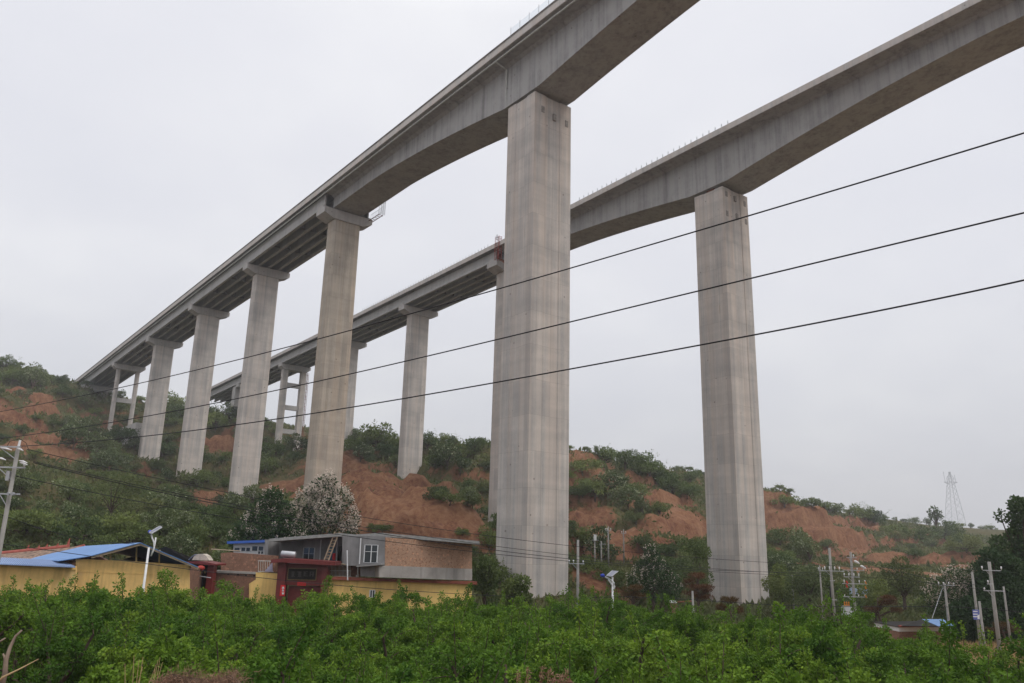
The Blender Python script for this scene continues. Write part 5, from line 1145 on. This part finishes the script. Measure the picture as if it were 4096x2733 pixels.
# ------------------------------------------------------------------ far pylon
Yp = 640; c = W(3822, 2100, Yp); mb = MB(); tp = W(3797, 1887, Yp); hgt = tp[2]-c[2]
o = empty('lattice_pylon', (c[0], c[1], c[2]-4)); tag(o, 'distant lattice power pylon on the far right ridge', 'pylon')
def half(t): return 5.6*(1-t)+.9*t if t < .8 else 1.75
lv = [0, .16, .3, .42, .53, .63, .72, .80, .88, .95, 1.0]
for k in range(len(lv)-1):
    for sx, sy in ((-1, -1), (1, -1), (1, 1), (-1, 1)):
        a, b = half(lv[k]) if lv[k] < .9 else .5, half(lv[k+1]) if lv[k+1] < .9 else .5
        P = lambda s1, s2, h_, t: np.array([s1*h_, s2*h_, 4+t*hgt]); mb.bar(P(sx, sy, a, lv[k]-(.1 if k == 0 else 0)), P(sx, sy, b, lv[k+1]), .18)
        nx, ny = {(-1, -1): (1, -1), (1, -1): (1, 1), (1, 1): (-1, 1), (-1, 1): (-1, -1)}[(sx, sy)]
        mb.bar(P(sx, sy, a, lv[k]), P(nx, ny, b, lv[k+1]), .09); mb.bar(P(nx, ny, a, lv[k]), P(sx, sy, b, lv[k+1]), .09)
mb.build('lattice_body', M['steel'], o, local=True)
for t, w_ in ((.80, 5.5), (.9, 1.)):
    mb = MB(); z = 4+t*hgt
    for y in (-.8, .8): mb.bar((-w_, 0, z), (w_, 0, z), .22); mb.bar((-w_, 0, z), (-1, y, z-1.8), .15); mb.bar((w_, 0, z), (1, y, z-1.8), .15)
    if t < .85: mb.bar((-4.2, 0, z), (-5, 0, z+8), .22); mb.bar((4.2, 0, z), (3.6, 0, z+6), .22)
    mb.build('crossarm', M['steel'], o, local=True)

# ------------------------------------------------------------------ roadside edge in the foreground
def stick(pxs, Y, r): return MB().tube([W(u, v, Y+d) for u, v, d in pxs], r, 7)
t = tag(empty('dead_stump', W(10, 2733, 12)), 'forked dead grey branch sticking up at the bottom left corner', 'dead branch')
stick([(5, 2760, 0), (20, 2690, 0), (24, 2640, 0), (40, 2590, .05), (62, 2545, .1), (88, 2521, .12)], 11, [.036, .032, .028, .022, .016, .011]).build('main_branch', M['deadwood'], t, smooth=True)
stick([(22, 2650, 0), (18, 2630, 0), (12, 2615, 0)], 11, [.02, .015, .01]).build('side_branch', M['deadwood'], t, smooth=True)
stick([(-20, 2575, .1), (0, 2566, .1), (22, 2553, .15)], 11, [.02, .015, .01]).build('side_branch', M['deadwood'], t, smooth=True)
stick([(-30, 2755, 0), (10, 2710, 0), (80, 2676, .1), (155, 2636, .2)], 10.6, [.02, .014, .009, .004]).build('side_branch', M['straw'], t, smooth=True)
def grass_tuft(name, label, u0, u1, Y, blades, cat='dry grass', mkey='straw', heads=False):
    c = W((u0+u1)/2, 2740, Y); z = hz(c[0], c[1]); o = empty(name, (c[0], c[1], z)); tag(o, label, cat); mb = MB(); hp = []
    for (ua, ub, vb) in blades:
        a = W(ua, 2750, Y); a[2] = hz(a[0], a[1])-.05; b = W(ub, vb, Y+rng.uniform(-.15, .15)); m = (a+b)/2+np.array([rng.normal()*.02, 0, .04]); mb.tube([a, m, b], [.006, .005, .0025], 5); hp.append((m, b))
    mb.build('stalks', M[mkey], o)
    if heads:
        Q = []; 
        for m, b in hp:
            k = rng.random(70)**.7; Q.append(m+(b-m)*(.45+.55*k)[:, None]+rng.normal(size=(70, 3))*.012)
        Q = np.concatenate(Q); D = rng.normal(size=Q.shape)+np.array([.6, 0, .3]); V = cards(Q-WL[o.name], D, .045*(.6+rng.random(len(Q))), .012)
        link('seed_heads', leaf_mesh('seed_heads', V, rng.random(len(Q)), M['flower_head']), o)
grass_tuft('dry_stalks', 'bare straw coloured stalks at the bottom edge left of the middle', 480, 660, 10, [(500, 570, 2668), (560, 556, 2640), (560, 536, 2622), (556, 572, 2628), (560, 500, 2655), (600, 640, 2630), (590, 632, 2640), (600, 622, 2660), (540, 640, 2690), (570, 650, 2650), (520, 620, 2672)])
grass_tuft('seeding_grass', 'reddish brown seeding grass heads at the bottom edge right of the middle', 2050, 2290, 9.6, [(2060, 2070, 2694), (2075, 2110, 2675), (2120, 2170, 2664), (2140, 2195, 2680), (2150, 2262, 2690), (2160, 2280, 2722), (2150, 2240, 2708), (2130, 2220, 2700), (2170, 2275, 2712), (2120, 2250, 2700)], heads=True)
# heap of old netting and straw
hp = tag(empty('straw_heap', W(780, 2740, 10)), 'brown heap of old straw netting at the bottom edge', 'heap'); c = W(800, 2745, 10); mb = MB(); nx = 30
prof = [(640, 2741), (655, 2712), (690, 2697), (730, 2702), (780, 2713), (840, 2716), (880, 2713), (900, 2700), (925, 2703), (960, 2741)]
F_ = [W(u, v+ (3 if i % 2 else -2), 9.9) for i, (u, v) in enumerate(prof)]; B_ = [W(u+20, v+8, 10.7) for u, v in prof]; mb.extr(F_, B_); mb.build('netting', M['heap'], hp)
n = 2600; k = rng.integers(0, len(prof)-1, n); f = rng.random(n); Q = np.array(F_)[k]*(1-f)[:, None]+np.array(F_)[k+1]*f[:, None]; Q = Q+rng.normal(size=Q.shape)*[.03, .25, .02]; Q[:, 2] -= rng.random(n)*.12
link('loose_straw', leaf_mesh('loose_straw', cards(Q-WL[hp.name], rng.normal(size=Q.shape)+[0, 0, .25], .09*(.5+rng.random(n)), .006), rng.random(n), M['flower_head']), hp)
# weeds on the bank
for u, v, s_ in ((560, 2760, .22), (190, 2745, .26), (2600, 2790, .25), (3500, 2790, .22)):
    g = W(u, v, 11); me = BV['bush'][0]; o = empty('bank_weed', (g[0], g[1], hz(g[0], g[1]))); o.scale = (s_,)*3; link('stem', me[0], o); link('foliage', BV['bush'][int(rng.integers(3))][1], o); tag(o, None, 'weed', 'weeds on the roadside bank'); PEND.append((o, 'small green weed on the roadside bank at the bottom edge', u))
settle()

# ------------------------------------------------------------------ haze, sky, sun
hb = MB(); hb.hexa([(-470, -95, -16), (620, -95, -16), (620, 970, -16), (-470, 970, -16)], [(-470, -95, 92), (620, -95, 92), (620, 970, 92), (-470, 970, 92)])
hm = bpy.data.materials.new('haze'); hm.use_nodes = True; nt = hm.node_tree; nt.nodes.clear(); out = nt.nodes.new('ShaderNodeOutputMaterial'); pv = nt.nodes.new('ShaderNodeVolumePrincipled')
pv.inputs['Color'].default_value = (.93, .94, .97, 1); pv.inputs['Density'].default_value = .0003; pv.inputs['Anisotropy'].default_value = .2; nt.links.new(pv.outputs[0], out.inputs['Volume'])
tag(hb.build('haze', hm, None, local=True), 'thin pale haze filling the valley air', 'haze', kind='stuff')

SUN_EL, SUN_AZ = R(52), R(118)                       # azimuth from +Y towards +X
w = bpy.data.worlds.new('World'); sc.world = w; w.use_nodes = True; nt = w.node_tree; nt.nodes.clear()
out = nt.nodes.new('ShaderNodeOutputWorld'); bg = nt.nodes.new('ShaderNodeBackground'); nt.links.new(bg.outputs[0], out.inputs[0]); bg.inputs['Strength'].default_value = .1
sky = N(nt, 'ShaderNodeTexSky', _sky_type='NISHITA', _sun_disc=False, _sun_elevation=SUN_EL, _sun_rotation=SUN_AZ, _dust_density=4.0, _air_density=1.5)
d = N(nt, 'ShaderNodeTexCoord').outputs['Generated']; sp = N(nt, 'ShaderNodeSeparateXYZ'); nt.links.new(d, sp.inputs[0])
z = mth(nt, 'MAXIMUM', sp.outputs[2], 0.)
pr = N(nt, 'ShaderNodeVectorMath', _operation='DIVIDE'); nt.links.new(d, pr.inputs[0]); cb = N(nt, 'ShaderNodeCombineXYZ'); q = mth(nt, 'ADD', z, .35)
for i in range(3): nt.links.new(q, cb.inputs[i])
nt.links.new(cb.outputs[0], pr.inputs[1])
c1 = noise(nt, pr.outputs[0], 2.1, 3, .45); c2 = noise(nt, pr.outputs[0], 5.5, 4, .5)
cl = mth(nt, 'ADD', mth(nt, 'MULTIPLY', c1, .75), mth(nt, 'MULTIPLY', c2, .25))
tone = ramp(nt, cl, [(.32, (.737, .742, .778)), (.50, (.777, .778, .803)), (.66, (.835, .834, .843))])
elev = ramp(nt, z, [(0., (.60, .605, .625)), (.12, (.72, .725, .75)), (.30, (.865, .865, .885)), (.55, (.92, .92, .94)), (.75, (1., 1., 1.))])
cloud = mixc(nt, 1., tone, elev, 'MULTIPLY')
zen = N(nt, 'ShaderNodeMapRange'); nt.links.new(z, zen.inputs[0]); zen.inputs[1].default_value = .6; zen.inputs[2].default_value = .95; zen.inputs[3].default_value = 10.; zen.inputs[4].default_value = 19.
sv = N(nt, 'ShaderNodeVectorMath', _operation='SCALE'); nt.links.new(cloud, sv.inputs[0]); nt.links.new(zen.outputs[0], sv.inputs['Scale'])
fin = mixc(nt, .9, sky.outputs[0], sv.outputs[0]); nt.links.new(fin, bg.inputs[0])
sd = bpy.data.lights.new('sun', 'SUN'); sd.energy = 1.1; sd.angle = R(22); sd.color = (1., .955, .90); so = bpy.data.objects.new('sun', sd); COL.objects.link(so)
sdir = Vector((math.sin(SUN_AZ)*math.cos(SUN_EL), math.cos(SUN_AZ)*math.cos(SUN_EL), math.sin(SUN_EL))); so.rotation_euler = sdir.to_track_quat('Z', 'Y').to_euler()
vs = sc.view_settings; vs.view_transform = 'Standard'; vs.look = 'None'; vs.gamma = 1; vs.exposure = 0.32; vs.use_curve_mapping = False
cy = sc.cycles; cy.max_bounces = 6; cy.diffuse_bounces = 2; cy.glossy_bounces = 2; cy.transmission_bounces = 3; cy.transparent_max_bounces = 6; cy.volume_bounces = 0
cy.use_denoising = True; cy.denoiser = 'OPENIMAGEDENOISE'; cy.denoising_input_passes = 'RGB_ALBEDO_NORMAL'; cy.denoising_prefilter = 'ACCURATE'; cy.caustics_reflective = False; cy.caustics_refractive = False
print('orchard', NORCH, 'bushes', len(BUSHES), 'objects', len(bpy.data.objects))
